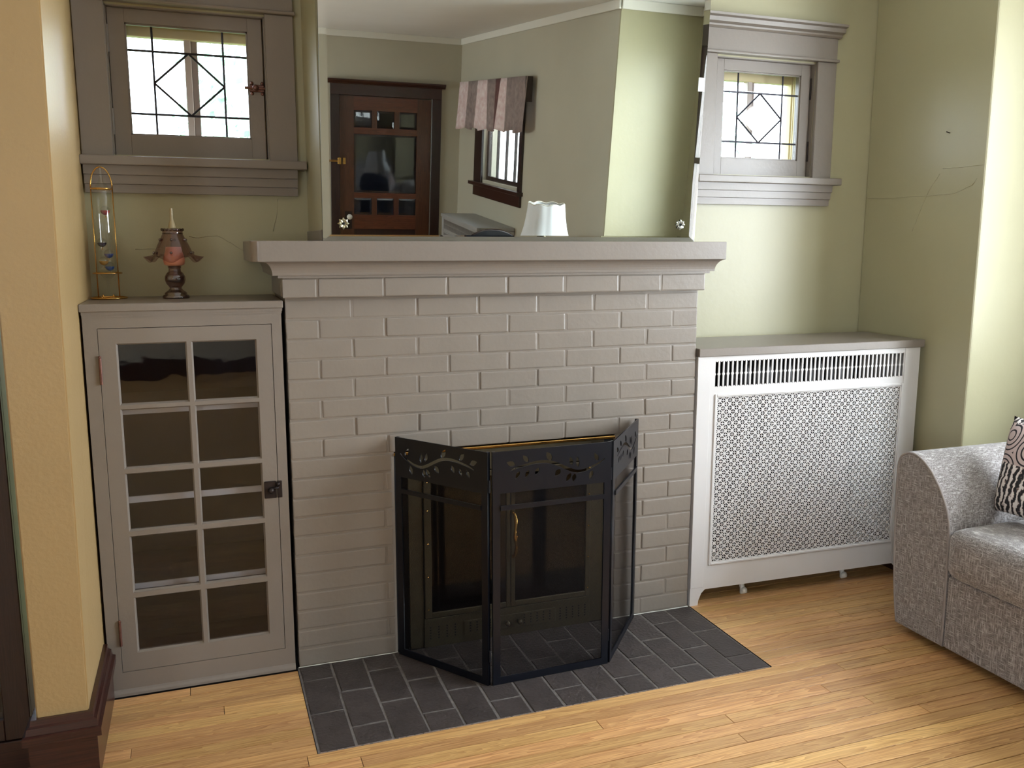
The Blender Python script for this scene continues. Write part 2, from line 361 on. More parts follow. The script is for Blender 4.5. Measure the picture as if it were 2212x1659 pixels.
for pts in ([(2.5597, 0.36, 1.606), (2.5597, 0.204, 1.598), (2.5597, 0.027, 1.599), (2.5597, -0.112, 1.601), (2.5597, -0.197, 1.627), (2.5597, -0.216, 1.652)],
            [(2.5597, 0.087, 1.457), (2.5597, 0.047, 1.55), (2.5597, 0.017, 1.613), (2.5597, -0.036, 1.682)], [(2.5597, -0.05, 1.70), (2.5597, -0.24, 1.70)]):
    obj('plaster_crack', tube(NB(), crack(pts), 0.0016, 5), M['wall'], wr, smooth=True)
obj('nail', tube(NB(), [(2.562, -0.07, 1.835), (2.535, -0.078, 1.838)], 0.002, 6), M['iron'], wr)

# ---- floor boards
floor = struct('floor', boxes([(fx0-0.16, -7.50, -0.10, 3.36, 0.55, -0.018)]), M['gap'])
PITCH, Y0 = 0.0508, -0.5285
custom = {}
def row_of(y): return math.floor((Y0-y)/PITCH)
for x, y in ((-0.243, -0.205), (0.80, -0.65), (1.18, -0.75), (1.158, -0.865), (1.573, -0.70), (2.009, -0.24)):
    custom.setdefault(row_of(y), []).append(x)
def board_bm(bm, x0, x1, r):
    y1 = Y0-PITCH*r; y0 = y1-PITCH
    box(bm, x0+0.001, y0+0.0008, -0.018, x1-0.0008, y1-0.0022, 0.0, bev=0.0004)
rest = NB(); cnt = 0
for r in range(-18, int((7.20-0.5285)/PITCH)+2):
    yc = Y0-PITCH*(r+0.5)
    segs = [(fx0, 3.20)]
    if r < 0:
        segs = [(fx0, -0.0045), (1.499, 2.56)] if yc > -0.25 else [(fx0, -0.0045), (1.499, 3.20)]
        if yc > -0.02: segs = [(1.499, 2.56)]
    for sx0, sx1 in segs:
        cuts = sorted(c for c in custom.get(r, []) if sx0 < c < sx1); pts = [sx0]
        if not cuts:
            x = sx0+random.uniform(0.25, 1.9)
            while x < sx1-0.25: cuts.append(x); x += random.uniform(0.75, 2.3)
        else:
            x = cuts[-1]+random.uniform(1.0, 2.0)
            while x < sx1-0.3: cuts.append(x); x += random.uniform(0.9, 2.0)
            x = cuts[0]-random.uniform(1.0, 1.8)
            while x > sx0+0.3: cuts.append(x); x -= random.uniform(0.9, 2.0)
        pts = [sx0]+sorted(cuts)+[sx1]
        for a, b in zip(pts[:-1], pts[1:]):
            if yc > -1.45 and b > -0.72:
                bm = NB(); board_bm(bm, max(a, -0.9 if yc > -0.9 else a), b, r); obj('board', bm, M['floor'], floor); cnt += 1
                if a < -0.9 and yc > -0.9: board_bm(rest, a, -0.9, r)
            else: board_bm(rest, a, b, r)
obj('board_field', rest, M['floor'], floor, kind='stuff')
print('boards', cnt)

# ---- baseboards
def base_profile(face):   # (out from wall, z) profile of the stained baseboard; face = sign handled by caller
    return [(0.0, 0.0), (0.020, 0.0), (0.020, 0.122), (0.032, 0.124), (0.032, 0.146), (0.024, 0.149), (0.021, 0.166), (0.014, 0.170), (0.012, 0.185), (0.0, 0.185)]
pr = base_profile(1)
bm = NB(); prism(bm, [(-0.42-o, z) for o, z in pr], 'x', -0.705, -0.583); 
front = bm
def mitre_run(path, prof):
    """path: list of (x,y) on the wall face, outward side on the right of travel"""
    bm = NB(); rings = []
    for i, p in enumerate(path):
        p = Vector(p); d1 = (p-Vector(path[i-1])).normalized() if i > 0 else None; d2 = (Vector(path[i+1])-p).normalized() if i < len(path)-1 else None
        n1 = Vector((d1.y, -d1.x)) if d1 else None; n2 = Vector((d2.y, -d2.x)) if d2 else None
        if n1 and n2:
            m_ = (n1+n2); m_ = m_/m_.dot(n1) if abs(m_.dot(n1)) > 1e-6 else n1
        else: m_ = n1 or n2
        rings.append([bm.verts.new((p.x+m_.x*o, p.y+m_.y*o, z)) for o, z in prof])
    n = len(prof)
    for a, b in zip(rings[:-1], rings[1:]):
        for i in range(n): bm.faces.new((a[i], a[(i+1) % n], b[(i+1) % n], b[i]))
    bm.faces.new(list(reversed(rings[0]))); bm.faces.new(rings[-1])
    bmesh.ops.recalc_face_normals(bm, faces=bm.faces[:]); return bm
bm.free()
struct('baseboard_left', mitre_run([(-0.705, -0.33), (-0.705, -0.4205), (-0.5825, -0.4205), (-0.5825, -0.016)], pr), M['mahog'])
struct('baseboard_right', mitre_run([(3.18, -0.2505), (2.5595, -0.2505), (2.5595, 0.35)][::-1][::-1], pr) if False else mitre_run([(2.5595, 0.36), (2.5595, -0.2505), (3.19, -0.2505)], pr), M['mahog'])
struct('baseboard_rear_right', mitre_run([(3.19, -3.0295), (2.5595, -3.0295), (2.5595, -6.86)][::1], [(o, z) for o, z in pr]), M['mahog'])
struct('baseboard_rear', mitre_run([(1.14, -6.8695), (-2.79, -6.8695)], pr), M['mahog'])

# ================================================================== small leaded windows
def small_window(n, xc, latch_left):
    w = struct('window_%d' % n)
    sx = 0.339 if n == 1 else 0.345
    # casing boards
    for s in (-1, 1):
        a, b = sorted((xc+s*WH, xc+s*(WH+0.094)))
        obj('casing', B(a, 0.350, 1.6815, b, YB, 2.161, bev=0.0025), M['taupe'], w)
    obj('head_fillet', B(xc-WH-0.100, 0.338, 2.161, xc+WH+0.100, YB, 2.173, bev=0.004, seg=2), M['taupe'], w)
    obj('head_board', B(xc-WH-0.094, 0.350, 2.173, xc+WH+0.094, YB, 2.259, bev=0.0015), M['taupe'], w)
    bm = NB()
    prism(bm, [(YB, 2.258), (0.345, 2.258), (0.337, 2.264), (0.334, 2.270), (0.318, 2.276), (0.316, 2.292), (0.301, 2.296), (0.300, 2.305), (YB, 2.305)], 'x', xc-WH-0.104, xc+WH+0.104)
    obj('crown', bm, M['taupe'], w)
    obj('stool', B(xc-WH-0.097, 0.305, 1.653, xc+WH+0.118, 0.40, 1.6815, bev=0.003, seg=2), M['taupe'], w)
    bm = NB()
    prism(bm, [(YB, 1.653), (0.326, 1.653), (0.328, 1.624), (0.336, 1.6225), (0.337, 1.595), (0.345, 1.5935), (0.346, 1.567), (YB, 1.567)], 'x', xc-WH-0.090, xc+WH+0.088)
    obj('apron', bm, M['taupe'], w)
    # jamb lining
    bm = boxes([(xc-WH, YB, WZ0, xc-WH+0.004, 0.55, WZ1), (xc+WH-0.004, YB, WZ0, xc+WH, 0.55, WZ1), (xc-WH, YB, WZ1-0.004, xc+WH, 0.55, WZ1), (xc-WH, 0.40, 1.6815, xc+WH, 0.55, WZ0+0.003)])
    obj('jamb', bm, M['taupe'], w)
    # sash
    x0, x1, z0, z1 = xc-0.2395, xc+0.2365, 1.688, 2.1505
    if n == 2: x0, x1 = xc-0.240, xc+0.236
    gx0, gx1, gz0, gz1 = xc-0.190, xc+0.190, 1.757, 2.107
    sash = obj('sash', boxes([(x0, 0.388, z0, gx0, 0.424, z1), (gx1, 0.388, z0, x1, 0.424, z1), (gx0, 0.388, z0, gx1, 0.424, gz0), (gx0, 0.388, gz1, gx1, 0.424, z1)], bev=0.0008), M['taupe'], w)
    t = 0.005
    obj('glazing_bead', boxes([(gx0, 0.394, gz0, gx0+t, 0.404, gz1), (gx1-t, 0.394, gz0, gx1, 0.404, gz1), (gx0, 0.394, gz0, gx1, 0.404, gz0+t), (gx0, 0.394, gz1-t, gx1, 0.404, gz1)]), M['taupe'], sash)
    xs = [gx0+t, xc-0.110, xc+0.110, gx1-t]; zs = [gz0+t, 1.8265, 2.026, gz1-t]
    r = 0.0036
    def came(a, b): obj('came', tube(NB(), [(a[0], 0.405, a[1]), (b[0], 0.405, b[1])], r, 6), M['lead'], sash)
    for x in xs[1:3]: came((x, zs[0]), (x, zs[3]))
    for z in zs[1:3]: came((xs[0], z), (xs[3], z))
    T, R_, Bo, L = (xc, zs[2]), (xs[2], (zs[1]+zs[2])/2), (xc, zs[1]), (xs[1], (zs[1]+zs[2])/2)
    for a, b in ((T, R_), (R_, Bo), (Bo, L), (L, T)): came(a, b)
    polys = []
    for i in range(3):
        for j in range(3):
            if i == 1 and j == 1: continue
            polys.append([(xs[i], zs[j]), (xs[i+1], zs[j]), (xs[i+1], zs[j+1]), (xs[i], zs[j+1])])
    c00, c10, c11, c01 = (xs[1], zs[1]), (xs[2], zs[1]), (xs[2], zs[2]), (xs[1], zs[2])
    polys += [[T, L, Bo, R_][::-1], [c00, Bo, L], [c10, R_, Bo], [c11, T, R_], [c01, L, T]]
    for q, p in enumerate(polys):
        # bevelled pane: flat centre, chamfered rim
        cx = sum(a[0] for a in p)/len(p); cz = sum(a[1] for a in p)/len(p); bm = NB()
        o_ = [bm.verts.new((a[0], 0.4045, a[1])) for a in p]
        i_ = [bm.verts.new((a[0]+(cx-a[0])*0.16, 0.4030, a[1]+(cz-a[1])*0.16)) for a in p]
        bk = [bm.verts.new((a[0], 0.4065, a[1])) for a in p]
        nn = len(p); bm.faces.new(i_)
        for k_ in range(nn):
            bm.faces.new((o_[k_], o_[(k_+1) % nn], i_[(k_+1) % nn], i_[k_])); bm.faces.new((bk[k_], bk[(k_+1) % nn], o_[(k_+1) % nn], o_[k_]))
        bmesh.ops.recalc_face_normals(bm, faces=bm.faces[:])
        obj('pane', bm, M['glass'], sash)
    # latch and hinges
    lx = xc+0.212 if latch_left < 0 else xc-0.236
    lz = 1.925
    if latch_left < 0:
        bm = NB(); box(bm, lx-0.022, 0.383, lz-0.012, lx+0.026, 0.388, lz+0.012, bev=0.002)
        for dx in (-0.014, 0.020):
            for dz in (-0.017, 0.017): 
                lathe_y = [(0.0055, 0)]; ball(bm, (lx+dx, 0.3865, lz+dz), 0.006, 8, 6)
        tube(bm, [(lx-0.038, 0.378, lz), (lx+0.028, 0.378, lz)], 0.0045, 8); ball(bm, (lx-0.003, 0.372, lz), 0.011, 12, 8)
    else:
        bm = NB(); box(bm, lx-0.007, 0.383, lz-0.020, lx+0.010, 0.388, lz+0.020, bev=0.003)
        ball(bm, (lx+0.001, 0.381, lz+0.003), 0.008, 10, 8); ball(bm, (lx, 0.385, lz+0.024), 0.004, 8, 6); ball(bm, (lx, 0.385, lz-0.024), 0.004, 8, 6)
    obj('latch', bm, M['copper'], w, smooth=False)
    hx = xc-0.2415 if latch_left < 0 else xc+0.2385
    for za, zb in ((1.755, 1.838), (2.012, 2.098)):
        obj('hinge', tube(NB(), [(hx, 0.386, za), (hx, 0.386, zb)], 0.0045, 8), M['iron' if n == 2 else 'taupe'], w)
    # outer storm frame: cream rails and a grey-mauve centre post
    f = obj('storm_frame', boxes([(xc-0.241, 0.47, 1.692, xc-0.205, 0.50, 2.150), (xc+0.205, 0.47, 1.692, xc+0.241, 0.50, 2.150),
                              (xc-0.205, 0.47, 2.084, xc+0.205, 0.50, 2.150), (xc-0.205, 0.47, 1.692, xc+0.205, 0.50, 1.722)], bev=0.002), M['cream'], w)
    obj('centre_post', boxes([(xc-0.013, 0.475, 1.722, xc+0.009, 0.51, 2.108)], bev=0.002), M['post'], f)
    obj('post_back', boxes([(xc+0.009, 0.49, 1.722, xc+0.030, 0.53, 2.108)], bev=0.002), M['mauve'], f)
    bm = boxes([(xc+0.222, 0.50, 1.70, xc+0.241, 0.54, 2.15)])
    for q in range(3): box(bm, xc+0.200+q*0.002, 0.425+q*0.014, 1.70, xc+0.241, 0.431+q*0.014, 2.15)
    obj('blind_stop', bm, M['cream'], w)
    return w
small_window(1, XCL, -1)
small_window(2, XCR, 1)

# ================================================================== fireplace
FW = 1.4945; CH = 0.0648; OX0, OX1, OZ = 0.335, 1.165, 11*CH
fp = thing('fireplace', 'taupe painted brick fireplace with a thick moulded mantel shelf on a corbelled top course', 'fireplace', (0.747, 0.2, 0))
obj('core', boxes([(0.004, 0.0028, 0, OX0+0.004, YB, 1.300), (OX1-0.004, 0.0028, 0, FW-0.004, YB, 1.300), (OX0+0.004, 0.0028, OZ+0.004, OX1-0.004, YB, 1.300)]), M['taupe_brick'], fp)
def brick(x0, x1, z0, z1, y0=0.0, y1=0.06, nm='brick'):
    g = 0.0032; bm = NB(); j = lambda s: random.uniform(-s, s)
    box(bm, x0+g, y0, z0+g*0.8, x1-g, y1, z1-g*0.8)
    dx, dz = x1-x0, z1-z0
    for v in bm.verts: v.co += Vector((j(0.0014), 0, j(0.0013)))
    off = j(0.0012); tl = j(0.0010)
    for v in bm.verts:
        if v.co.y < y0+0.001: v.co.y += off + tl*(1 if v.co.x > (x0+x1)/2 else -1)
    fe = [e for e in bm.edges if all(v.co.y < y0+0.01 for v in e.verts)]
    ve = [e for e in bm.edges if abs(e.verts[0].co.y-e.verts[1].co.y) > 0.02]
    bmesh.ops.bevel(bm, geom=fe+ve, offset=0.0042, segments=2, profile=0.6, affect='EDGES')
    obj(nm, bm, M['taupe_brick'], fp, smooth=False)
bl = FW/7
for i in range(19):
    z1 = (19-i)*CH; z0 = z1-CH
    A = (i % 2 == 0)
    cuts = [k_*bl for k_ in range(8)] if A else [0]+[(k_+.5)*bl for k_ in range(7)]+[FW]
    if z0 >= OZ-1e-6: spans = list(zip(cuts[:-1], cuts[1:]))
    else:
        left = [c for c in cuts if c < OX0-0.012]
        if i >= 8: left = [0] if A else [0, 1.44*bl]
        right = [c for c in cuts if c > OX1+0.012]
        spans = list(zip(left, left[1:]+[OX0]))+list(zip([OX1]+right[:-1], right))
    for a, b in spans:
        if b-a > 0.004: brick(a+random.uniform(-.001, .001)*(a > 0.01), b, z0, z1, y1=0.05)
cj = [-0.008, 0.102, 0.313, 0.523, 0.733, 0.943, 1.151, 1.319, 1.503]
obj('corbel_bed', boxes([(-0.004, -0.0272, 1.2375, 1.499, 0.021, 1.298)]), M['taupe_brick'], fp)
for a, b in zip(cj[:-1], cj[1:]): brick(a, b, 1.2345, 1.2985, y0=-0.030, y1=0.02)
for a, b in ((-0.006, 0.10), (1.40, 1.501)): obj('corbel_return', boxes([(a, 0.021, 1.236, b, YB-0.001, 1.2985)], bev=0.004), M['taupe_brick'], fp)
# mantel: bed strip, cove and slab
def ring_prism(bm, rings):
    vs = [[bm.verts.new((x, y, z)) for x, y in pts] for pts, z in rings]; n = len(vs[0])
    for a, b in zip(vs[:-1], vs[1:]):
        for i in range(n): bm.faces.new((a[i], a[(i+1) % n], b[(i+1) % n], b[i]))
    bm.faces.new(list(reversed(vs[0]))); bm.faces.new(vs[-1]); bmesh.ops.recalc_face_normals(bm, faces=bm.faces[:]); return bm
def rect(o, oy): return [(-o, YB-0.002), (-o, -oy), (FW+o, -oy), (FW+o, YB-0.002)]
obj('bed_strip', ring_prism(NB(), [(rect(0.018, 0.040), 1.2985), (rect(0.018, 0.040), 1.3065)]), M['taupe'], fp)
rg = []
for k_ in range(9):
    t = k_/8; o = 0.034+0.030*(1-math.cos(t*PI/2))
    rg.append((rect(o, o+0.012), 1.3065+0.0425*math.sin(t*PI/2)))
obj('mantel_cove', ring_prism(NB(), rg), M['taupe'], fp)
def slab_outline(o=0):
    pts = [(-0.096+o, YB-0.002)]
    for k_ in range(9):
        a = PI+ (PI/2)*k_/8; pts.append((-0.066+o*0.5+0.030*math.cos(a), -0.050+o+0.030*math.sin(a)))
    pts += [(1.553-o, -0.080+o), (1.553-o, YB-0.002)]
    return pts
obj('mantel_shelf', ring_prism(NB(), [(slab_outline(0.0015), 1.349), (slab_outline(), 1.3505), (slab_outline(), 1.4105), (slab_outline(0.0015), 1.412)]), M['taupe'], fp)
obj('backing_strip', boxes([(0.1225, 0.006, 1.4122, 0.16, YB-0.002, 1.447)], bev=0.002), M['taupe'], fp)
# firebox
obj('firebox', boxes([(OX0, 0.345, 0, OX1, 0.36, OZ), (OX0+0.004, 0.05, 0, OX0+0.014, 0.345, OZ), (OX1-0.014, 0.05, 0, OX1-0.004, 0.345, OZ), (OX0, 0.05, OZ-0.008, OX1, 0.345, OZ+0.004), (OX0, 0.05, -0.001, OX1, 0.345, 0.006)]), M['soot_shade'], fp)

# ---- fireplace insert
ins = thing('fireplace_insert', 'dark bronze fireplace insert with twin smoked glass doors behind the folding screen', 'fireplace door', (0.75, 0.02, 0))
obj('surround', boxes([(0.385, 0.002, 0.0, 0.434, 0.012, 0.700), (1.067, 0.002, 0.0, 1.119, 0.012, 0.700), (0.434, 0.002, 0.625, 1.067, 0.012, 0.700)], bev=0.001), M['bronze'], ins)
obj('gap_shade_strip', boxes([(OX0+0.003, 0.016, 0.0, 0.386, 0.022, 0.705), (1.118, 0.016, 0, OX1-0.003, 0.022, 0.705)]), M['soot_shade'], ins)  # dark strips stand in for the shaded gap beside the surround
obj('top_trim', boxes([(0.338, -0.004, 0.7005, 1.162, 0.03, 0.710)], bev=0.002), M['brass'], ins)
def ins_door(x0, x1, gx0, gx1, hinge):
    d = obj('door', boxes([(x0, -0.006, 0.108, gx0, 0.010, 0.622), (gx1, -0.006, 0.108, x1, 0.010, 0.622), (gx0, -0.006, 0.108, gx1, 0.010, 0.127), (gx0, -0.006, 0.603, gx1, 0.010, 0.622)], bev=0.0015), M['bronze'], ins)
    obj('glass', boxes([(gx0, 0.0, 0.127, gx1, 0.004, 0.603)]), M['glass_dark'], d)
    bm = NB()
    for z in (0.14, 0.26, 0.38, 0.50, 0.60): ball(bm, (hinge, -0.007, z), 0.0035, 8, 6)
    obj('rivets', bm, M['brass'], d)
    return d
ins_door(0.437, 0.752, 0.462, 0.737, 0.449); ins_door(0.754, 1.065, 0.770, 1.047, 1.057)
panel = obj('vent_panel', boxes([(0.434, -0.004, 0.0, 1.067, 0.010, 0.105)], bev=0.001), M['bronze'], ins)
obj('control_plate', boxes([(0.577, -0.008, 0.028, 0.928, -0.004, 0.080)], bev=0.001), M['bronze'], panel)
bm = NB()
for x in (0.455, 0.485, 0.515, 0.545): 
    for z in range(5): box(bm, x-0.0025, -0.0046, 0.030+z*0.010, x+0.0025, -0.0030, 0.035+z*0.010)
for x in (0.600, 0.625, 0.650, 0.675, 0.700, 0.805, 0.830, 0.855, 0.880, 0.905):
    for z in range(4): box(bm, x-0.0025, -0.0088, 0.038+z*0.010, x+0.0025, -0.0070, 0.043+z*0.010)
for x in (0.948, 0.973, 0.998, 1.023, 1.048):
    for z in range(5): box(bm, x-0.0025, -0.0046, 0.030+z*0.010, x+0.0025, -0.0030, 0.035+z*0.010)
obj('vent_holes', bm, M['dark'], panel, kind='stuff')
for x in (0.735, 0.782):
    bm = NB(); tube(bm, [(x, -0.006, 0.055), (x, -0.022, 0.055)], 0.005, 10); ball(bm, (x, -0.026, 0.055), 0.010, 12, 8)
    obj('knob', bm, M['bronze'], ins, smooth=True)
bm = NB(); pts = []; rr = []
for k_ in range(25):
    t = k_/24; z = 0.295+t*0.168; bow = math.sin(t*PI)
    pts.append((0.762+0.004*math.sin(t*9), -0.014-0.026*bow, z)); rr.append(0.0035+0.0035*abs(math.sin(t*PI*3))**0.6)
tube(bm, pts, rr, 10); tube(bm, [(0.762, -0.004, 0.300), (0.762, -0.016, 0.297)], 0.005, 8); tube(bm, [(0.762, -0.004, 0.458), (0.762, -0.016, 0.462)], 0.005, 8)
ball(bm, (0.762, -0.038, 0.379), 0.007, 10, 8, 1.4)
obj('handle', bm, M['brass'], ins, smooth=True, label='polished brass twisted door handle')

# ---- hearth
he = thing('hearth', 'charcoal brick hearth slab set flush in the oak floor before the fireplace', 'hearth', (0.747, -0.26, 0))
obj('grout_bed', boxes([(-0.003, Y0+0.001, -0.0178, 1.4975, -0.0005, -0.0018)]), M['grout'], he)
cw = FW/14
for c in range(14):
    x0, x1 = c*cw, (c+1)*cw; bl_ = 0.2125
    first = bl_ if c % 2 == 0 else bl_/2
    ys = [Y0+0.002]; y = Y0+ (first if c % 2 == 0 else first)
    while y < -0.012: ys.append(y); y += bl_
    ys.append(-0.001)
    for a, b in zip(ys[:-1], ys[1:]):
        if b-a < 0.02: continue
        g = 0.0028; bm = NB(); j = lambda s: random.uniform(-s, s)
        box(bm, x0+g, a+g, -0.0175, x1-g, b-g, 0.0)
        for v in bm.verts: v.co += Vector((j(0.0018), j(0.0018), j(0.0009) if v.co.z > -0.01 else 0))
        te = [e for e in bm.edges if all(v.co.z > -0.01 for v in e.verts)]
        bmesh.ops.bevel(bm, geom=te, offset=0.0022, segments=2, affect='EDGES')
        obj('hearth_tile', bm, M['tile'], he)
for a in (1.4978, -0.0044): obj('edge_strip', boxes([(a, Y0+0.001, -0.017, a+0.001, -0.001, 0.001)]), M['dark'], he)

random.seed(11)
bm = NB()
for k_ in range(60):
    x = FW*k_/60; w_ = FW/60; box(bm, x+0.001, Y0-0.0006, -0.004, x+w_*random.uniform(0.7, 1.0), Y0+random.uniform(0.0012, 0.0028), random.uniform(-0.0002, 0.0008))
obj('mortar_edge', bm, mat('crumbled_mortar', (150, 128, 116), 0.9, var=0.4, vs=120), he, kind='stuff')
for a, b in ((0.0, 0.338), (1.165, 1.492)):
    n_k = 14; pts = [(a+(b-a)*k_/n_k, -0.0015-random.uniform(0, 0.002), 0.0008) for k_ in range(n_k+1)]
    obj('caulk_line', tube(NB(), pts, [random.uniform(0.001, 0.0024) for _ in pts], 5), M['white'], he)
struct('baseboard_alcove', boxes([(1.499, 0.350, 0.0, 2.558, YB, 0.185)], bev=0.003), M['mahog'])
# ---- mirror
tl = math.radians(4.0); n_ = Vector((0, -math.cos(tl), -math.sin(tl))); upv = Vector((0, -math.sin(tl), math.cos(tl)))
mo = Vector((0, -0.012, 1.4125))
mir = thing('wall_mirror', 'large frameless wall mirror standing on the mantel shelf, leaning forward', 'mirror', (0.793, -0.012, 1.4125))
MX0, MX1, MH, BV = 0.1265, 1.4600, 1.06, 0.024
def mp_(x, s, d=0): return tuple(mo+Vector((x, 0, 0))+upv*s-n_*d)
bm = NB()
o4 = [bm.verts.new(mp_(x, s, 0.0009)) for x, s in ((MX0, 0), (MX1, 0), (MX1, MH), (MX0, MH))]
i4 = [bm.verts.new(mp_(x, s, 0)) for x, s in ((MX0+BV, BV*0.8), (MX1-BV, BV*0.8), (MX1-BV, MH-BV), (MX0+BV, MH-BV))]
bm.faces.new(i4)
for i in range(4): bm.faces.new((o4[i], o4[(i+1) % 4], i4[(i+1) % 4], i4[i]))
obj('mirror_glass', bm, M['mirror'], mir)
bm = NB()
e4 = [bm.verts.new(mp_(x, s, 0.0009)) for x, s in ((MX0, 0), (MX1, 0), (MX1, MH), (MX0, MH))]
k4 = [bm.verts.new(mp_(x, s, 0.0075)) for x, s in ((MX0, 0), (MX1, 0), (MX1, MH), (MX0, MH))]
for i in range(4): bm.faces.new((e4[(i+1) % 4], e4[i], k4[i], k4[(i+1) % 4]))
bm.faces.new(list(reversed(k4)))
obj('mirror_backing', bm, M['mirror_back'], mir)
def rosette(x, s, m):
    bm = NB(); c = mo+Vector((x, 0, 0))+upv*s; ex = Vector((1, 0, 0))
    for k_ in range(8):
        a = 2*PI*k_/8; d = ex*math.cos(a)+upv*math.sin(a); w_ = ex*-math.sin(a)+upv*math.cos(a)
        vs = [bm.verts.new(c+n_*0.004), bm.verts.new(c+d*0.011+w_*0.0055+n_*0.007), bm.verts.new(c+d*0.019+n_*0.003), bm.verts.new(c+d*0.011-w_*0.0055+n_*0.007), bm.verts.new(c+d*0.012+n_*0.010)]
        for q in ((0, 1, 4), (1, 2, 4), (2, 3, 4), (3, 0, 4)): bm.faces.new([vs[i] for i in q])
    bmesh.ops.recalc_face_normals(bm, faces=bm.faces[:])
    r = obj('rosette', bm, m, mir)
    bm = NB(); ball(bm, tuple(c+n_*0.008), 0.0042, 10, 8); obj('screw', bm, M['dark'], r)
rosette(0.190, 0.054, M['gold_leaf']); rosette(1.396, 0.060, M['crystal'])
rosette(0.190, MH-0.06, M['gold_leaf']); rosette(1.396, MH-0.06, M['crystal'])
bm = NB()
vs = [bm.verts.new(mp_(x, s, -d)) for d in (0.0005, 0.002) for x, s in ((1.432, 0.520), (1.457, 0.520), (1.457, 0.566), (1.432, 0.566))]
for q in ((0, 1, 2, 3), (7, 6, 5, 4), (0, 4, 5, 1), (1, 5, 6, 2), (2, 6, 7, 3), (3, 7, 4, 0)): bm.faces.new([vs[i] for i in q])
bmesh.ops.recalc_face_normals(bm, faces=bm.faces[:])
obj('paper_tag', bm, M['paper'], mir, label='small white tag on the right edge')

# ================================================================== left display cabinet
cab = thing('display_cabinet', 'taupe built-in cabinet with a ten-pane glass door left of the fireplace', 'cabinet', (-0.29, 0.18, 0))
X0, X1 = -0.5745, -0.0095; DX0, DX1, DZ0, DZ1 = -0.535, -0.0415, 0.0765, 1.1545
obj('face_frame', boxes([(X0, 0.0, 0.0, DX0-0.0015, 0.022, 1.205), (DX1+0.0018, 0.0, 0.0, X1, 0.022, 1.205), (DX0-0.0015, 0.0, DZ1+0.0018, DX1+0.0018, 0.022, 1.205), (DX0-0.0015, 0.0, 0.0, DX1+0.0018, 0.022, DZ0-0.0018)]), M['taupe'], cab)
obj('countertop', boxes([(-0.5805, -0.010, 1.2055, -0.0035, YB-0.001, 1.2285)], bev=0.002), M['taupe'], cab)
obj('cornice_strip', boxes([(X0-0.001, -0.004, 1.196, -0.006, 0.02, 1.2054), (X0, -0.002, 1.189, -0.008, 0.02, 1.196)]), M['taupe'], cab)
bm = NB(); prism(bm, [(0.0, 0.0), (-0.011, 0.0), (-0.010, 0.008), (-0.006, 0.015), (0.0, 0.019)], 'x', X0, X1); obj('toe_moulding', bm, M['taupe'], cab)
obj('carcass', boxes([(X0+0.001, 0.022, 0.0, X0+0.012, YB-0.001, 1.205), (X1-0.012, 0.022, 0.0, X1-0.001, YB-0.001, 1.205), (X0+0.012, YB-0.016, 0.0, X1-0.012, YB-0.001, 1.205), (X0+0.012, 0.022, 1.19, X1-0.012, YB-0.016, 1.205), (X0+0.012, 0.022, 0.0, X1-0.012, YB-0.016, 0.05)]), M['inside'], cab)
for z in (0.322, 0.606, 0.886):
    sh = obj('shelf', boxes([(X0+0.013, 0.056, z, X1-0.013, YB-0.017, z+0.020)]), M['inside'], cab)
    obj('shelf_edge', boxes([(X0+0.013, 0.050, z, X1-0.013, 0.056, z+0.020)]), M['white'], sh)
GX = ((-0.489, -0.292), (-0.279, -0.087)); rows = [(0.1340+0.1985*k_-0.0003*k_*k_, 0.1340+0.1985*k_+0.182) for k_ in range(5)]
lst = [(DX0, 0.001, DZ0, GX[0][0], 0.024, DZ1), (GX[1][1], 0.001, DZ0, DX1, 0.024, DZ1), (GX[0][0], 0.001, DZ0, GX[1][1], 0.024, rows[0][0]), (GX[0][0], 0.001, rows[4][1], GX[1][1], 0.024, DZ1)]
lst.append((GX[0][1], 0.001, rows[0][0], GX[1][0], 0.024, rows[4][1]))
for k_ in range(4):
    for g in GX: lst.append((g[0], 0.001, rows[k_][1], g[1], 0.024, rows[k_+1][0]))
door = obj('door', boxes(lst), M['taupe'], cab)
for g in GX:
    for r_ in rows:
        t = 0.0045
        bm = NB()
        # sloped glazing moulding around each pane
        oo = [(g[0], r_[0]), (g[1], r_[0]), (g[1], r_[1]), (g[0], r_[1])]; ii = [(g[0]+t, r_[0]+t), (g[1]-t, r_[0]+t), (g[1]-t, r_[1]-t), (g[0]+t, r_[1]-t)]
        a_ = [bm.verts.new((x, 0.003, z)) for x, z in oo]; b_ = [bm.verts.new((x, 0.010, z)) for x, z in ii]; c_ = [bm.verts.new((x, 0.020, z)) for x, z in ii]
        for i in range(4):
            bm.faces.new((a_[i], a_[(i+1) % 4], b_[(i+1) % 4], b_[i])); bm.faces.new((b_[i], b_[(i+1) % 4], c_[(i+1) % 4], c_[i]))
        bmesh.ops.recalc_face_normals(bm, faces=bm.faces[:])
        obj('glazing_bead', bm, M['taupe'], door)
        obj('pane', boxes([(g[0]+t, 0.012, r_[0]+t, g[1]-t, 0.0145, r_[1]-t)]), M['glass_old'], door)
for za, zb in ((0.990, 1.069), (0.165, 0.242)):
    bm = NB(); tube(bm, [(DX0+0.001, -0.003, za), (DX0+0.001, -0.003, zb)], 0.0042, 10); ball(bm, (DX0+0.001, -0.003, zb+0.003), 0.0045, 8, 6)
    obj('hinge', bm, M['copper'], cab)
la = obj('latch', boxes([(-0.084, -0.004, 0.595, -0.047, 0.001, 0.651), (-0.044, -0.004, 0.595, -0.029, 0.0, 0.651)], bev=0.0015), M['iron'], cab)
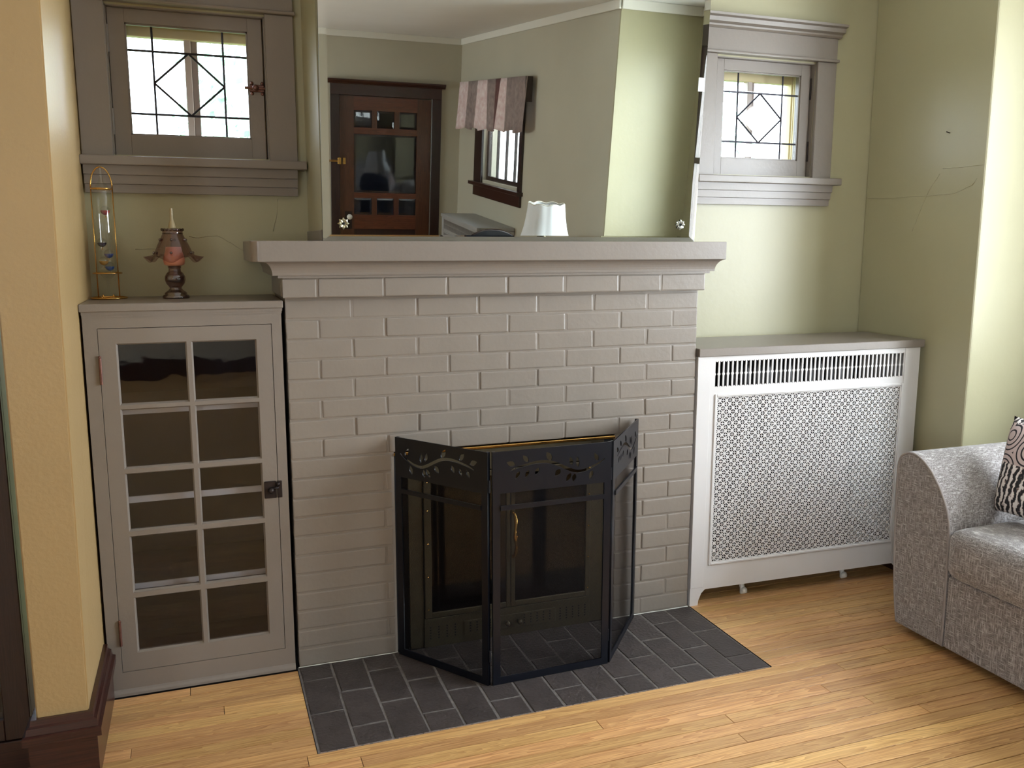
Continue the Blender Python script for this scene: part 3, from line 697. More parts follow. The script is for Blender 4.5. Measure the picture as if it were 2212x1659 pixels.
bm = NB(); ball(bm, (-0.064, -0.010, 0.622), 0.010, 12, 8); tube(bm, [(-0.064, -0.008, 0.628), (-0.040, -0.008, 0.628)], 0.0035, 6); box(bm, -0.047, -0.008, 0.634, -0.036, -0.004, 0.645)
obj('latch_knob', bm, M['iron'], la, smooth=True)

# ---- glass thermometer
TX, TY, TZ = -0.520, 0.262, 1.2285
th = thing('liquid_thermometer', 'tall glass tube thermometer with coloured floats, in a brass stand by the left wall', 'thermometer', (TX, TY, TZ))
th_r = 0.027
bm = NB(); pts = [(TX+0.052*math.cos(a), TY+0.052*math.sin(a), TZ+0.0035) for a in [2*PI*k_/40 for k_ in range(40)]]
tube(bm, pts, 0.0035, 6, closed=True); rg_, _ = lathe(bm, [(0.0495, 0.002), (0.0, 0.002)], TX, TY, TZ, 40)
obj('base_ring', bm, M['brass'], th, smooth=True)
bm = NB()
for s in (-1, 1):
    tube(bm, [(TX+s*0.031, TY, TZ+0.003), (TX+s*0.031, TY, TZ+0.350)], 0.0020, 6)
tube(bm, [(TX+0.031*math.cos(a), TY, TZ+0.350+0.062*math.sin(a)) for a in [PI*k_/20 for k_ in range(21)]], 0.0022, 6)
tube(bm, [(TX+0.042*math.cos(a), TY+0.042*math.sin(a), TZ+0.082) for a in [2*PI*k_/32 for k_ in range(32)]], 0.0024, 6, closed=True)
tube(bm, [(TX+0.030*math.cos(a), TY+0.030*math.sin(a), TZ+0.345) for a in [2*PI*k_/32 for k_ in range(32)]], 0.0026, 6, closed=True)
for s in (-1, 1): tube(bm, [(TX+s*0.015, TY-0.020, TZ+0.003), (TX+s*0.015, TY-0.020, TZ+0.014)], 0.003, 6)
obj('wire_stand', bm, M['brass'], th, smooth=True)
bm = NB(); lathe(bm, [(0.001, 0.020), (0.006, 0.060), (0.020, 0.075), (th_r, 0.088), (th_r, 0.335), (0.020, 0.352), (0.008, 0.366), (0.004, 0.385), (0.0035, 0.415), (0.001, 0.420)], TX, TY, TZ, 28)
obj('glass_tube', bm, M['clear'], th, smooth=True)
floats = [((150, 22, 40), 0.006, 0.278, 'red'), ((20, 22, 60), -0.010, 0.178, 'dark'), ((24, 60, 140), 0.008, 0.143, 'blue'), ((168, 120, 40), -0.008, 0.120, 'amber'), ((24, 70, 150), 0.008, 0.103, 'blue2')]
for c, dx, z, nm in floats:
    mm = mat('float_'+nm, c, 0.2)
    bm = NB(); ball(bm, (TX+dx, TY, TZ+z), 0.0145, 16, 12)
    f_ = obj('float', bm, M['clear'], th, smooth=True, label=nm.rstrip('2')+' liquid in a clear glass float')
    bm = NB(); rr_ = 0.0138
    prof = [(rr_*math.sin(a), -rr_*math.cos(a)) for a in [PI*0.5*k_/8 for k_ in range(9)]]; rg_, _ = lathe(bm, [(max(a, 0.0003), b) for a, b in prof], TX+dx, TY, TZ+z, 16); capring(bm, rg_[-1])
    obj('float_liquid', bm, mm, f_, smooth=False)
    bm = NB(); tube(bm, [(TX+dx, TY, TZ+z-0.015), (TX+dx, TY, TZ+z-0.021)], 0.001, 5); lathe(bm, [(0.0001, -0.021), (0.006, -0.0212), (0.006, -0.0222), (0.0001, -0.0224)], TX+dx, TY, TZ+z, 14)
    obj('brass_weight', bm, M['brass'], f_)

# ---- small amethyst glass lamp
LX, LY, LZ = -0.318, 0.215, 1.2285
la_ = thing('glass_fairy_lamp', 'small purple glass candle lamp with a ruffled shade on the cabinet top', 'lamp', (LX, LY, LZ))
bm = NB(); rg_, _ = lathe(bm, [(0.040, 0.0), (0.041, 0.004), (0.040, 0.010), (0.034, 0.013), (0.034, 0.018), (0.028, 0.023), (0.022, 0.027), (0.018, 0.033), (0.020, 0.038), (0.028, 0.048), (0.0315, 0.060), (0.031, 0.070), (0.026, 0.080), (0.019, 0.087), (0.018, 0.096), (0.020, 0.099), (0.020, 0.104), (0.022, 0.106)], LX, LY, LZ, 40)
capring(bm, rg_[0], True)
obj('base', bm, M['amethyst_d'], la_, smooth=True)
bm = NB(); rg_, _ = lathe(bm, [(0.013, 0.052), (0.024, 0.056), (0.0265, 0.066), (0.022, 0.077)], LX, LY, LZ, 24); capring(bm, rg_[0], True); capring(bm, rg_[-1])
obj('wax_filling', bm, mat('pink_brown_wax', (116, 72, 66), 0.5), la_, smooth=True)
bm = NB(); rg_, _ = lathe(bm, [(0.018, 0.104), (0.030, 0.108), (0.033, 0.120), (0.031, 0.135), (0.026, 0.150), (0.023, 0.165)], LX, LY, LZ, 32); capring(bm, rg_[-1])
obj('inner_globe', bm, M['peach'], la_, smooth=True)
def ruf(r, z, a):
    t = max(0.0, min(1.0, (0.172-z)/0.055)); t2 = max(0.0, min(1.0, (0.140-z)/0.022)); c = math.cos(6*a+0.5)
    return r+t2*0.012*c+0.0010*t*math.cos(24*a)*(1-t2), z+t2*0.016*c - t2*0.004
bm = NB(); lathe(bm, [(0.033, 0.222), (0.031, 0.214), (0.030, 0.206), (0.032, 0.203), (0.038, 0.190), (0.046, 0.174), (0.053, 0.157), (0.058, 0.145), (0.063, 0.137), (0.071, 0.132), (0.079, 0.128), (0.085, 0.127)], LX, LY, LZ, 96, mod=ruf)
sh = obj('shade', bm, M['amethyst'], la_, smooth=True)
bm = NB(); tube(bm, [(LX+0.0325*math.cos(a), LY+0.0325*math.sin(a), LZ+0.219+0.002*math.cos(16*a)) for a in [2*PI*k_/64 for k_ in range(64)]], 0.003, 6, closed=True)
tube(bm, [(LX+0.0305*math.cos(a), LY+0.0305*math.sin(a), LZ+0.207) for a in [2*PI*k_/48 for k_ in range(48)]], 0.0015, 6, closed=True)
obj('collar', bm, M['amethyst_d'], sh, smooth=True)
bm = NB()
for k_ in range(6):
    a = 2*PI*k_/6+0.43
    for rr_, zz_ in ((0.064, 0.146), (0.042, 0.187)): ball(bm, (LX+rr_*math.cos(a), LY+rr_*math.sin(a), LZ+zz_), 0.0045, 8, 6)
obj('glass_beads', bm, M['amethyst_d'], sh, smooth=True)
bm = NB(); lathe(bm, [(0.012, 0.225), (0.009, 0.240), (0.0055, 0.250), (0.0046, 0.275), (0.0046, 0.286)], LX, LY, LZ, 16)
obj('chimney', bm, mat('pale_glass_chimney', (170, 155, 120), 0.15, spec=0.8), la_, smooth=True)

# ================================================================== radiator covers
def slot_poly(cx, z0, z1, w):
    zm = (z0+z1)/2; h = 0.004; p = w*0.52
    return [(cx-w, z0), (cx, z0+h), (cx+w, z0), (cx+w, zm-0.006), (cx+w-p, zm), (cx+w, zm+0.006), (cx+w, z1), (cx, z1-h), (cx-w, z1), (cx-w, zm+0.006), (cx-w+p, zm), (cx-w, zm-0.006)]
def stand_up(me, y):      # local XY sheet -> X/Z plane at depth y
    for v in me.vertices: x, yy, z = v.co; v.co = (x, y+z, yy)
    return me
def star_grille(x0, x1, z0, z1, pitch, y, th=0.0012):
    nx = round((x1-x0)/pitch); nz = round((z1-z0)/pitch); px = (x1-x0)/nx; pz = (z1-z0)/nz
    V = []; F = []; grid = {}
    for i in range(nx+1):
        for j in range(nz+1): grid[i, j] = len(V); V.append((x0+i*px, y, z0+j*pz))
    for i in range(nx):
        for j in range(nz):
            flip = (i+j) % 2
            def q(u, v):
                if flip: u = 1-u
                V.append((x0+(i+u)*px, y, z0+(j+v)*pz)); return len(V)-1
            g = (lambda a, b: grid[i+(1-a if flip else a), j+b])
            h = [q(.27, .08), q(.92, .08), q(.92, .73)]; k = [q(.08, .27), q(.08, .92), q(.73, .92)]
            fs = [(g(0, 0), g(1, 0), h[1], h[0]), (g(1, 0), g(1, 1), h[2], h[1]), (g(0, 0), h[0], h[2], g(1, 1)), (g(0, 0), g(1, 1), k[2], k[0]), (g(0, 0), k[0], k[1], g(0, 1)), (g(0, 1), k[1], k[2], g(1, 1))]
            for f in fs: F.append(f if not flip else f[::-1])
    me = bpy.data.meshes.new('star_grille'); me.from_pydata(V, [], F); me.update(); return me
def rad_cover(name, label, loc, rz, L, H, D, full=True):
    t = thing(name, label, 'radiator cover', loc, rz)
    P_ = M['rad_paint'] if full else M['rad_grey']
    ov = 0.014 if full else 0.02
    obj('top', boxes([(0.0, -0.010, H-0.031, L+ov, D, H)], bev=0.002), M['taupe'] if full else P_, t, local=True)
    th = 0.004
    sx0, sx1, sz0, sz1 = 0.073, L-0.077, H-0.150, H-0.050
    gx0, gx1, gz0, gz1 = 0.086, L-0.085, 0.170, H-0.187
    n = 45; p = (sx1-sx0)/n
    holes = [slot_poly(sx0+(i+.5)*p, sz0, sz1, p*0.325) for i in range(n)]
    holes.append([(gx0, gz0), (gx1, gz0), (gx1, gz1), (gx0, gz1)])
    zb = 0.063
    outer = [(0.0, 0.0), (0.036, 0.0), (0.038, 0.018), (0.050, 0.048), (0.066, zb), (L-0.066, zb), (L-0.050, 0.048), (L-0.038, 0.018), (L-0.036, 0.0), (L, 0.0), (L, H-0.0315), (0.0, H-0.0315)]
    obj('front_panel', stand_up(cut_sheet(outer, holes, th), th/2), P_, t, local=True)
    # raised outer stiles and beads around the grille
    obj('stile', boxes([(0.0, -0.0022, zb+0.01, 0.055, 0.0, H-0.032)], bev=0.0008), P_, t, local=True)
    obj('stile', boxes([(L-0.075, -0.0022, zb+0.01, L, 0.0, H-0.032)], bev=0.0008), P_, t, local=True)
    w = 0.010
    bd = obj('grille_bead', boxes([(gx0-w, -0.005, gz0-w, gx0, 0.002, gz1+w), (gx1, -0.005, gz0-w, gx1+w, 0.002, gz1+w), (gx0, -0.005, gz0-w, gx1, 0.002, gz0), (gx0, -0.005, gz1, gx1, 0.002, gz1+w)], bev=0.002), P_, t, local=True)
    obj('inner_bead', boxes([(gx0, -0.002, gz0, gx0+0.004, 0.003, gz1), (gx1-0.004, -0.002, gz0, gx1, 0.003, gz1), (gx0, -0.002, gz0, gx1, 0.003, gz0+0.004), (gx0, -0.002, gz1-0.004, gx1, 0.003, gz1)], bev=0.001), P_, bd, local=True)
    g = obj('star_grille', star_grille(gx0+0.002, gx1-0.002, gz0+0.002, gz1-0.002, 0.0148 if full else 0.03, 0.003), P_, t, local=True)
    if full:
        md = g.modifiers.new('thickness', 'SOLIDIFY'); md.thickness = 0.0012; md.offset = -1
    obj('dark_liner', boxes([(0.006, D-0.012, 0.10, L-0.006, D-0.008, H-0.032), (0.006, 0.012, H-0.040, L-0.006, D-0.012, H-0.034)]), M['soot_shade'], t, local=True)  # added dark sheets that put shade behind the grille holes
    for x in (0.0, L-0.004):
        bm = NB(); prism(bm, [(0.004, 0.0), (0.04, 0.0), (0.05, 0.03), (0.07, zb), (D-0.05, zb), (D-0.04, 0.0), (D, 0.0), (D, H-0.032), (0.004, H-0.032)], 'x', x, x+0.004)
        obj('side_panel', bm, P_, t, local=True)
    return t
M['rad_grey'] = mat('grey_radiator_cover_enamel', (150, 148, 146), 0.4)
rad_cover('radiator_cover', 'pale taupe metal radiator cover with a star-pierced grille right of the fireplace', (1.4975, -0.006, 0), -math.atan2(0.024, 1.036), 1.036, 1.0175, 0.352)
rad_cover('radiator_cover', 'grey radiator cover under the rear window, seen in the mirror', (2.195, -4.93, 0), -PI/2, 1.25, 0.862, 0.362, full=False)
# cast iron radiators inside
def radiator(name, label, loc, rz, L, H, D, n):
    t = thing(name, label, 'radiator', loc, rz)
    p = L/n
    for i in range(n):
        bm = NB()
        for j in range(3):
            y = D*(j+0.5)/3
            pts = [((i+.5)*p, y, 0.10), ((i+.5)*p, y, H-0.04), ((i+.5)*p, y, H-0.015), ((i+.5)*p, y, H)]
            tube(bm, pts, [p*0.36, p*0.36, p*0.28, p*0.10], 10)
        tube(bm, [((i+.5)*p, 0.02, H-0.05), ((i+.5)*p, D-0.02, H-0.05)], p*0.25, 8); tube(bm, [((i+.5)*p, 0.02, 0.12), ((i+.5)*p, D-0.02, 0.12)], p*0.30, 8)
        obj('section', bm, M['cast'], t, local=True, smooth=True)
    for x in (0.5*p, (n-.5)*p):
        for y in (0.015, D-0.015):
            bm = NB(); tube(bm, [(x, y+0.01, 0.12), (x, y, 0.06), (x+0.004, y-0.012, 0.022), (x+0.006, y-0.020, 0.0)], [0.018, 0.012, 0.010, 0.016], 10)
            ball(bm, (x+0.006, y-0.022, 0.0135), 0.0135, 10, 8)
            obj('foot', bm, M['white'], t, local=True, smooth=True)
    tube_bm = NB(); tube(tube_bm, [(0.0, D/2, H-0.06), (L, D/2, H-0.06)], 0.020, 10)
    obj('header_pipe', tube_bm, M['cast'], t, local=True, smooth=True)
    return t
radiator('radiator', 'silver cast iron radiator standing inside the star-pierced cover, its white feet showing below', (1.745, 0.042, 0), 0, 0.550, 0.935, 0.20, 11)

# ================================================================== sofa
so = thing('sofa', 'grey-brown linen sofa with a rounded piped arm in the bay at the right edge', 'sofa', (2.5, -1.40, 0))
AP = [(-0.445, 0.030), (-0.425, 0.15), (-0.412, 0.30), (-0.402, 0.50), (-0.400, 0.60), (-0.405, 0.640), (-0.420, 0.662), (-0.450, 0.676), (-0.485, 0.674), (-0.525, 0.655), (-0.565, 0.620), (-0.600, 0.575), (-0.628, 0.525), (-0.643, 0.480), (-0.650, 0.430), (-0.653, 0.30), (-0.655, 0.15), (-0.656, 0.030)]
def catmull(P, n=4, closed=False):
    out = []; N = len(P)
    for i in range(N-1):
        p0, p1, p2, p3 = P[max(i-1, 0)], P[i], P[i+1], P[min(i+2, N-1)]
        for k_ in range(n):
            t = k_/n; out.append(tuple(0.5*((2*p1[c])+(-p0[c]+p2[c])*t+(2*p0[c]-5*p1[c]+4*p2[c]-p3[c])*t*t+(-p0[c]+3*p1[c]-3*p2[c]+p3[c])*t**3) for c in range(2)))
    out.append(P[-1]); return out
APs = catmull(AP, 3)
def arm(flip):
    f = (lambda y: y) if not flip else (lambda y: -2.95-y)
    bm = NB(); rings = []; cy, cz = -0.53, 0.35
    for x, s in ((2.100, 0.955), (2.100, 0.985), (2.104, 0.997), (2.112, 1.0), (2.30, 1.0), (2.6, 1.0), (3.02, 1.0)):
        rings.append([bm.verts.new((x, f(cy+(y-cy)*s), cz+(z-cz)*s)) for y, z in APs])
    n = len(APs)
    for a, b in zip(rings[:-1], rings[1:]):
        for i in range(n): bm.faces.new((a[i], a[(i+1) % n], b[(i+1) % n], b[i]))
    bm.faces.new(rings[0]); bm.faces.new(list(reversed(rings[-1]))); bmesh.ops.recalc_face_normals(bm, faces=bm.faces[:])
    a_ = obj('arm', bm, M['linen'], so)
    for p in a_.data.polygons: p.use_smooth = len(p.vertices) == 4
    obj('piping', tube(NB(), [(2.101, f(cy+(y-cy)*0.985), cz+(z-cz)*0.985) for y, z in APs], 0.0045, 6), M['piping'], a_, smooth=True)
arm(False); arm(True)
obj('base', boxes([(2.101, -2.294, 0.030, 3.02, -0.655, 0.29)], bev=0.012, seg=3), M['linen'], so)
def cushion(x0, y0, z0, x1, y1, z1, r=0.05, puff=0.02, nm='seat_cushion', parent=None):
    bm = NB(); box(bm, x0, y0, z0, x1, y1, z1); bmesh.ops.bevel(bm, geom=bm.edges[:], offset=r, segments=4, profile=0.55, affect='EDGES')
    bmesh.ops.subdivide_edges(bm, edges=[e for e in bm.edges if e.calc_length() > 0.15], cuts=8, use_grid_fill=True)
    cx, cy, cz = (x0+x1)/2, (y0+y1)/2, (z0+z1)/2
    for v in bm.verts:
        u = (v.co.x-cx)/((x1-x0)/2); w = (v.co.y-cy)/((y1-y0)/2); t = (v.co.z-cz)/((z1-z0)/2)
        v.co.z += puff*(1-u*u)*(1-w*w)*(1 if t > 0 else 0); v.co.x -= puff*0.4*(1-w*w)*(1-t*t)*(1 if u < 0 else 0)
    return obj(nm, bm, M['linen'], parent or so, smooth=True)
cushion(2.065, -1.472, 0.288, 2.82, -0.660, 0.468, r=0.055, puff=0.022)
cushion(2.065, -2.288, 0.288, 2.82, -1.476, 0.468, r=0.055, puff=0.022)
obj('back', boxes([(2.82, -2.294, 0.292, 3.02, -0.656, 0.70)], bev=0.05, seg=4), M['linen'], so, smooth=True)
cushion(2.63, -1.470, 0.475, 2.822, -0.668, 0.74, r=0.06, puff=0.0, nm='back_cushion')
cushion(2.63, -2.286, 0.475, 2.822, -1.478, 0.74, r=0.06, puff=0.0, nm='back_cushion')
for x in (2.22, 2.94):
    for y in (-0.53, -2.42): obj('foot', boxes([(x-0.03, y-0.03, 0.0, x+0.03, y+0.03, 0.031)], bev=0.003), M['mahog_v'], so)

def pillow_mat():
    m = bpy.data.materials.new('patterned_chenille'); m.use_nodes = True; t = m.node_tree; b = t.nodes['Principled BSDF']; b.inputs['Roughness'].default_value = 0.8
    co = t.nodes.new('ShaderNodeTexCoord'); sp = t.nodes.new('ShaderNodeSeparateXYZ'); t.links.new(co.outputs['Object'], sp.inputs[0])
    vo = t.nodes.new('ShaderNodeTexVoronoi'); vo.inputs['Scale'].default_value = 13; mp = t.nodes.new('ShaderNodeMapping'); mp.inputs['Scale'].default_value = (0.25, 1, 1)
    t.links.new(co.outputs['Object'], mp.inputs[0]); t.links.new(mp.outputs[0], vo.inputs['Vector'])
    mu = t.nodes.new('ShaderNodeMath'); mu.operation = 'MULTIPLY'; mu.inputs[1].default_value = 5.0; t.links.new(vo.outputs['Distance'], mu.inputs[0])
    fr = t.nodes.new('ShaderNodeMath'); fr.operation = 'FRACT'; t.links.new(mu.outputs[0], fr.inputs[0])
    sw = t.nodes.new('ShaderNodeMath'); sw.operation = 'LESS_THAN'; sw.inputs[1].default_value = 0.30; t.links.new(fr.outputs[0], sw.inputs[0])
    st = t.nodes.new('ShaderNodeTexWave'); st.bands_direction = 'Y'; st.inputs['Scale'].default_value = 14; st.inputs['Distortion'].default_value = 6; st.inputs['Detail'].default_value = 3; st.inputs['Detail Scale'].default_value = 3
    t.links.new(co.outputs['Object'], st.inputs[0])
    r1 = t.nodes.new('ShaderNodeMix'); r1.data_type = 'RGBA'; r1.inputs['A'].default_value = srgb(196, 176, 172); r1.inputs['B'].default_value = srgb(28, 22, 26); t.links.new(sw.outputs[0], r1.inputs['Factor'])
    r2 = t.nodes.new('ShaderNodeValToRGB'); e = r2.color_ramp.elements; e[0].color = srgb(28, 26, 30); e[0].position = 0.3; e[1].color = srgb(222, 214, 208); e[1].position = 0.75; k = e.new(0.5); k.color = srgb(140, 118, 112)
    t.links.new(st.outputs['Fac'], r2.inputs[0])
    band = t.nodes.new('ShaderNodeValToRGB'); band.color_ramp.interpolation = 'CONSTANT'; e = band.color_ramp.elements
    mr = t.nodes.new('ShaderNodeMapRange'); mr.inputs['From Min'].default_value = 0.46; mr.inputs['From Max'].default_value = 0.82; t.links.new(sp.outputs['Z'], mr.inputs['Value'])
    e[0].position = 0; e[0].color = (1, 1, 1, 1); e[1].position = 0.58; e[1].color = (0, 0, 0, 1); k = e.new(0.92); k.color = (1, 1, 1, 1); t.links.new(mr.outputs[0], band.inputs[0])
    r3 = t.nodes.new('ShaderNodeMix'); r3.data_type = 'RGBA'; t.links.new(band.outputs[0], r3.inputs['Factor']); t.links.new(r1.outputs['Result'], r3.inputs['A']); t.links.new(r2.outputs[0], r3.inputs['B'])
    t.links.new(r3.outputs['Result'], b.inputs['Base Color']); return m
bm = NB(); N_ = 24; g1 = {}; g2 = {}
for i in range(N_+1):
    for j in range(N_+1):
        u = -1+2*i/N_; v = -1+2*j/N_; th_ = 0.075*((1-u**4)*(1-v**4))**0.55; pin = 1-0.06*(1-abs(u)**3)*abs(v)**4; pin2 = 1-0.06*(1-abs(v)**3)*abs(u)**4
        y = -0.800+0.195*u*pin2+0.025*v; z = 0.650+0.158*v*pin; xx = 2.37+0.06*v
        g1[i, j] = bm.verts.new((xx-th_, y, z)); g2[i, j] = bm.verts.new((xx+th_, y, z)) if th_ > 1e-6 else g1[i, j]
for i in range(N_):
    for j in range(N_):
        for g, fl in ((g1, 0), (g2, 1)):
            q = [g[i, j], g[i+1, j], g[i+1, j+1], g[i, j+1]]
            try: bm.faces.new(q if fl else q[::-1])
            except ValueError: pass
bmesh.ops.recalc_face_normals(bm, faces=bm.faces[:])
tag(obj('throw_pillow', bm, pillow_mat(), smooth=True), 'patterned throw pillow with black swirls and ruched bands, leaning in the sofa corner', 'pillow')

# ================================================================== folding fire screen
def leafp(cx, cy, ang, L, w):
    pts = []; ca, sa = math.cos(ang), math.sin(ang); prof = ((0, 0.12), (0.2, 0.75), (0.45, 1.0), (0.7, 0.75), (0.88, 0.35), (1, 0))
    up = [(t*L, k_*w/2) for t, k_ in prof]; dn = [(t*L, -k_*w/2) for t, k_ in reversed(prof[:-1])]
    for a, b in up+dn: pts.append((cx+1.12*(a*ca-b*1.4*sa), cy+1.12*(a*sa+b*1.4*ca)))
    return pts
def branch_holes(w, H, mirror):
    S = 5240.0; x00, wpx = 115.0, 1680.0
    def cv(x, y): u = (x-x00)/wpx; return (u*w, H-(y-(190+275*u))/(5055+380*u))
    line = [cv(*p) for p in ((215, 478), (300, 560), (390, 625), (470, 678), (600, 722), (720, 700), (850, 640), (980, 592), (1100, 585), (1230, 612), (1340, 655), (1470, 712), (1560, 770))]
    wd = [0.003, 0.006, 0.008, 0.009, 0.010, 0.010, 0.010, 0.010, 0.010, 0.009, 0.008, 0.006, 0.003]
    line = catmull(line, 3); wds = []
    for i in range(len(wd)-1):
        for k_ in range(3): wds.append(wd[i]+(wd[i+1]-wd[i])*k_/3)
    wds.append(wd[-1]); up, dn = [], []
    for i, p in enumerate(line):
        a = line[max(i-1, 0)]; b = line[min(i+1, len(line)-1)]; dx, dy = b[0]-a[0], b[1]-a[1]; l = math.hypot(dx, dy); nx, ny = -dy/l, dx/l
        up.append((p[0]+nx*wds[i]/2, p[1]+ny*wds[i]/2)); dn.append((p[0]-nx*wds[i]/2, p[1]-ny*wds[i]/2))
    holes = [up+dn[::-1]]
    d = math.radians
    for (x, y, a, L, wl) in ((312, 520, 62, .026, .010), (605, 650, 85, .032, .008), (690, 622, 75, .026, .009), (985, 556, 58, .030, .012), (1310, 600, 50, .026, .010), (1490, 668, 22, .028, .011),
                             (395, 690, -72, .028, .010), (650, 765, -78, .024, .010), (705, 758, -58, .028, .010), (860, 705, -48, .024, .012), (1165, 695, -62, .022, .009), (1305, 745, -65, .022, .008), (1430, 770, -60, .024, .008)):
        c = cv(x, y); holes.append(leafp(c[0], c[1], d(a), L, wl))
    if mirror: holes = [[(w-x, y) for x, y in h][::-1] for h in holes]
    return holes
sc = thing('fire_screen', 'black three-panel folding fire screen with a cut-out leafy branch along the top', 'fire screen', (0.78, -0.25, 0.0))
def spanel(a, b, mirror):
    a = Vector(a); b = Vector(b); w = (b-a).length; H = 0.769; d = (b-a).normalized(); nrm = Vector((d.y, -d.x))
    s = 0.0245; z0, z1 = 0.024, H-0.134
    outer = [(0, 0.0), (w, 0.0), (w, H), (0, H)]
    holes = [[(s, z0), (w-s, z0), (w-s, z1), (s, z1)]]+branch_holes(w, H, mirror)
    me = cut_sheet(outer, holes, 0.004)
    T = lambda x, z, o: (a.x+d.x*x+nrm.x*o, a.y+d.y*x+nrm.y*o, z+0.001)
    for v in me.vertices: v.co = T(v.co.x, v.co.y, v.co.z)
    p = obj('panel', me, M['black'], sc)
    bm = NB()
    def bar(x0, zz0, x1, zz1, o0, o1):
        vs = [bm.verts.new(T(x, z, o)) for o in (o0, o1) for x, z in ((x0, zz0), (x1, zz0), (x1, zz1), (x0, zz1))]
        for q in ((0, 1, 2, 3), (7, 6, 5, 4), (0, 4, 5, 1), (1, 5, 6, 2), (2, 6, 7, 3), (3, 7, 4, 0)): bm.faces.new([vs[i] for i in q])
        bmesh.ops.recalc_face_normals(bm, faces=bm.faces[:])
    bar(s, H-0.188, w-s, H-0.173, 0.001, 0.007)
    obj('crossbar', bm, M['black'], p)
    bm = NB()
    for x0, zz0, x1, zz1 in ((0.0, 0.0, 0.010, H), (w-0.010, 0, w, H), (0.01, 0.0, w-0.01, 0.012)): bar(x0, zz0, x1, zz1, -0.010, -0.002)
    obj('frame_tube', bm, M['black'], p)
    bm = NB(); vs = [bm.verts.new(T(x, z, -0.0035)) for x, z in ((0.01, 0.012), (w-0.01, 0.012), (w-0.01, z1+0.01), (0.01, z1+0.01))]; f = bm.faces.new(vs)
    uv = bm.loops.layers.uv.new('UVMap')
    for l, c in zip(f.loops, ((0, 0), (w, 0), (w, H), (0, H))): l[uv].uv = c
    obj('wire_mesh', bm, M['screen'], p)
    for z in (0.10, 0.66):
        tube_ = tube(NB(), [tuple(T(w+0.002, z-0.02, -0.004)), tuple(T(w+0.002, z+0.02, -0.004))], 0.004, 8)
        if not (b.x > 1.2): obj('hinge', tube_, M['black'], p)
        else: tube_.free()
spanel((0.341, -0.016), (0.562, -0.331), False)
spanel((0.576, -0.3345), (0.988, -0.3215), True)
spanel((0.996, -0.318), (1.245, -0.018), True)

# ================================================================== glazed dark bookcase at the left edge
bc = thing('glazed_bookcase', 'dark red-brown wooden cabinet with a glazed door, at the left edge behind the ochre pillar', 'cabinet', (-1.1, -0.24, 0))
bx0, bx1, by0, by1 = -1.46, -0.735, -0.335, -0.145
obj('carcass', boxes([(bx0, by0+0.022, 0.0, bx0+0.02, by1, 2.1), (bx1-0.02, by0+0.022, 0.0, bx1, by1, 2.1), (bx0+0.02, by1-0.02, 0.0, bx1-0.02, by1, 2.1), (bx0+0.02, by0+0.022, 2.08, bx1-0.02, by1-0.02, 2.1), (bx0+0.02, by0+0.022, 0.06, bx1-0.02, by1-0.02, 0.09)]), M['mahog_v'], bc)
obj('plinth', boxes([(bx0, by0, 0.0, bx1, by0+0.021, 0.085)], bev=0.002), M['mahog'], bc)
dr = obj('door', boxes([(bx0, by0, 0.090, bx0+0.06, by0+0.021, 2.09), (bx1-0.062, by0, 0.090, bx1, by0+0.021, 2.09), (bx0+0.06, by0, 0.090, bx1-0.062, by0+0.021, 0.150), (bx0+0.06, by0, 2.02, bx1-0.062, by0+0.021, 2.09)], bev=0.002), M['mahog_v'], bc)
obj('pane', boxes([(bx0+0.06, by0+0.009, 0.150, bx1-0.062, by0+0.013, 2.02)]), M['glass_old'], dr)
for z in (0.55, 1.0, 1.45): obj('shelf', boxes([(bx0+0.02, by0+0.04, z, bx1-0.02, by1-0.02, z+0.02)]), M['mahog'], bc)

# ================================================================== rear part of the room (seen in the mirror)
# front door in the rear wall
d1 = struct('door_1')
YD = -6.87
cz = M['mahog_v']
for a, b in ((1.152, 1.245), (2.24, 2.345)): obj('casing', boxes([(a, YD, 0, b, YD+0.022, 2.005)], bev=0.002), cz, d1)
obj('head_board', boxes([(1.152, YD, 2.005, 2.345, YD+0.024, 2.115)], bev=0.002), M['mahog'], d1)
bm = NB(); prism(bm, [(YD, 2.115), (YD+0.028, 2.115), (YD+0.034, 2.125), (YD+0.050, 2.135), (YD+0.060, 2.148), (YD+0.062, 2.162), (YD, 2.162)], 'x', 1.128, 2.383); obj('head_cap', bm, M['mahog'], d1)
px = [(1.405, 1.592), (1.650, 1.835), (1.893, 2.078)]
y0, y1 = YD-0.045, YD-0.005
dz = [0.0, 0.755, 0.935, 0.990, 1.615, 1.675, 1.850, 1.998]
bm = boxes([(1.249, y0, 0.005, 1.400, y1, 1.998), (2.083, y0, 0.005, 2.236, y1, 1.998)])
leaf = obj('door_leaf', bm, M['cherry'], d1)
rails = boxes([(1.400, y0+0.001, 1.855, 2.083, y1-0.001, 1.998), (1.400, y0+0.001, 1.612, 2.083, y1-0.001, 1.678), (1.400, y0+0.001, 0.937, 2.083, y1-0.001, 0.995), (1.400, y0+0.001, 0.600, 2.083, y1-0.001, 0.757), (1.400, y0+0.001, 0.005, 2.083, y1-0.001, 0.19)])
obj('rail', rails, M['cherry_h'], leaf)
for a, b in ((1.594, 1.648), (1.837, 1.891)):
    obj('muntin', boxes([(a, y0+0.001, 1.678, b, y1-0.001, 1.855)]), M['cherry'], leaf); obj('muntin', boxes([(a, y0+0.001, 0.757, b, y1-0.001, 0.937)]), M['cherry'], leaf)
obj('lower_panel', boxes([(1.400, y0+0.012, 0.19, 2.083, y1-0.012, 0.600)]), M['mahog_v'], leaf)
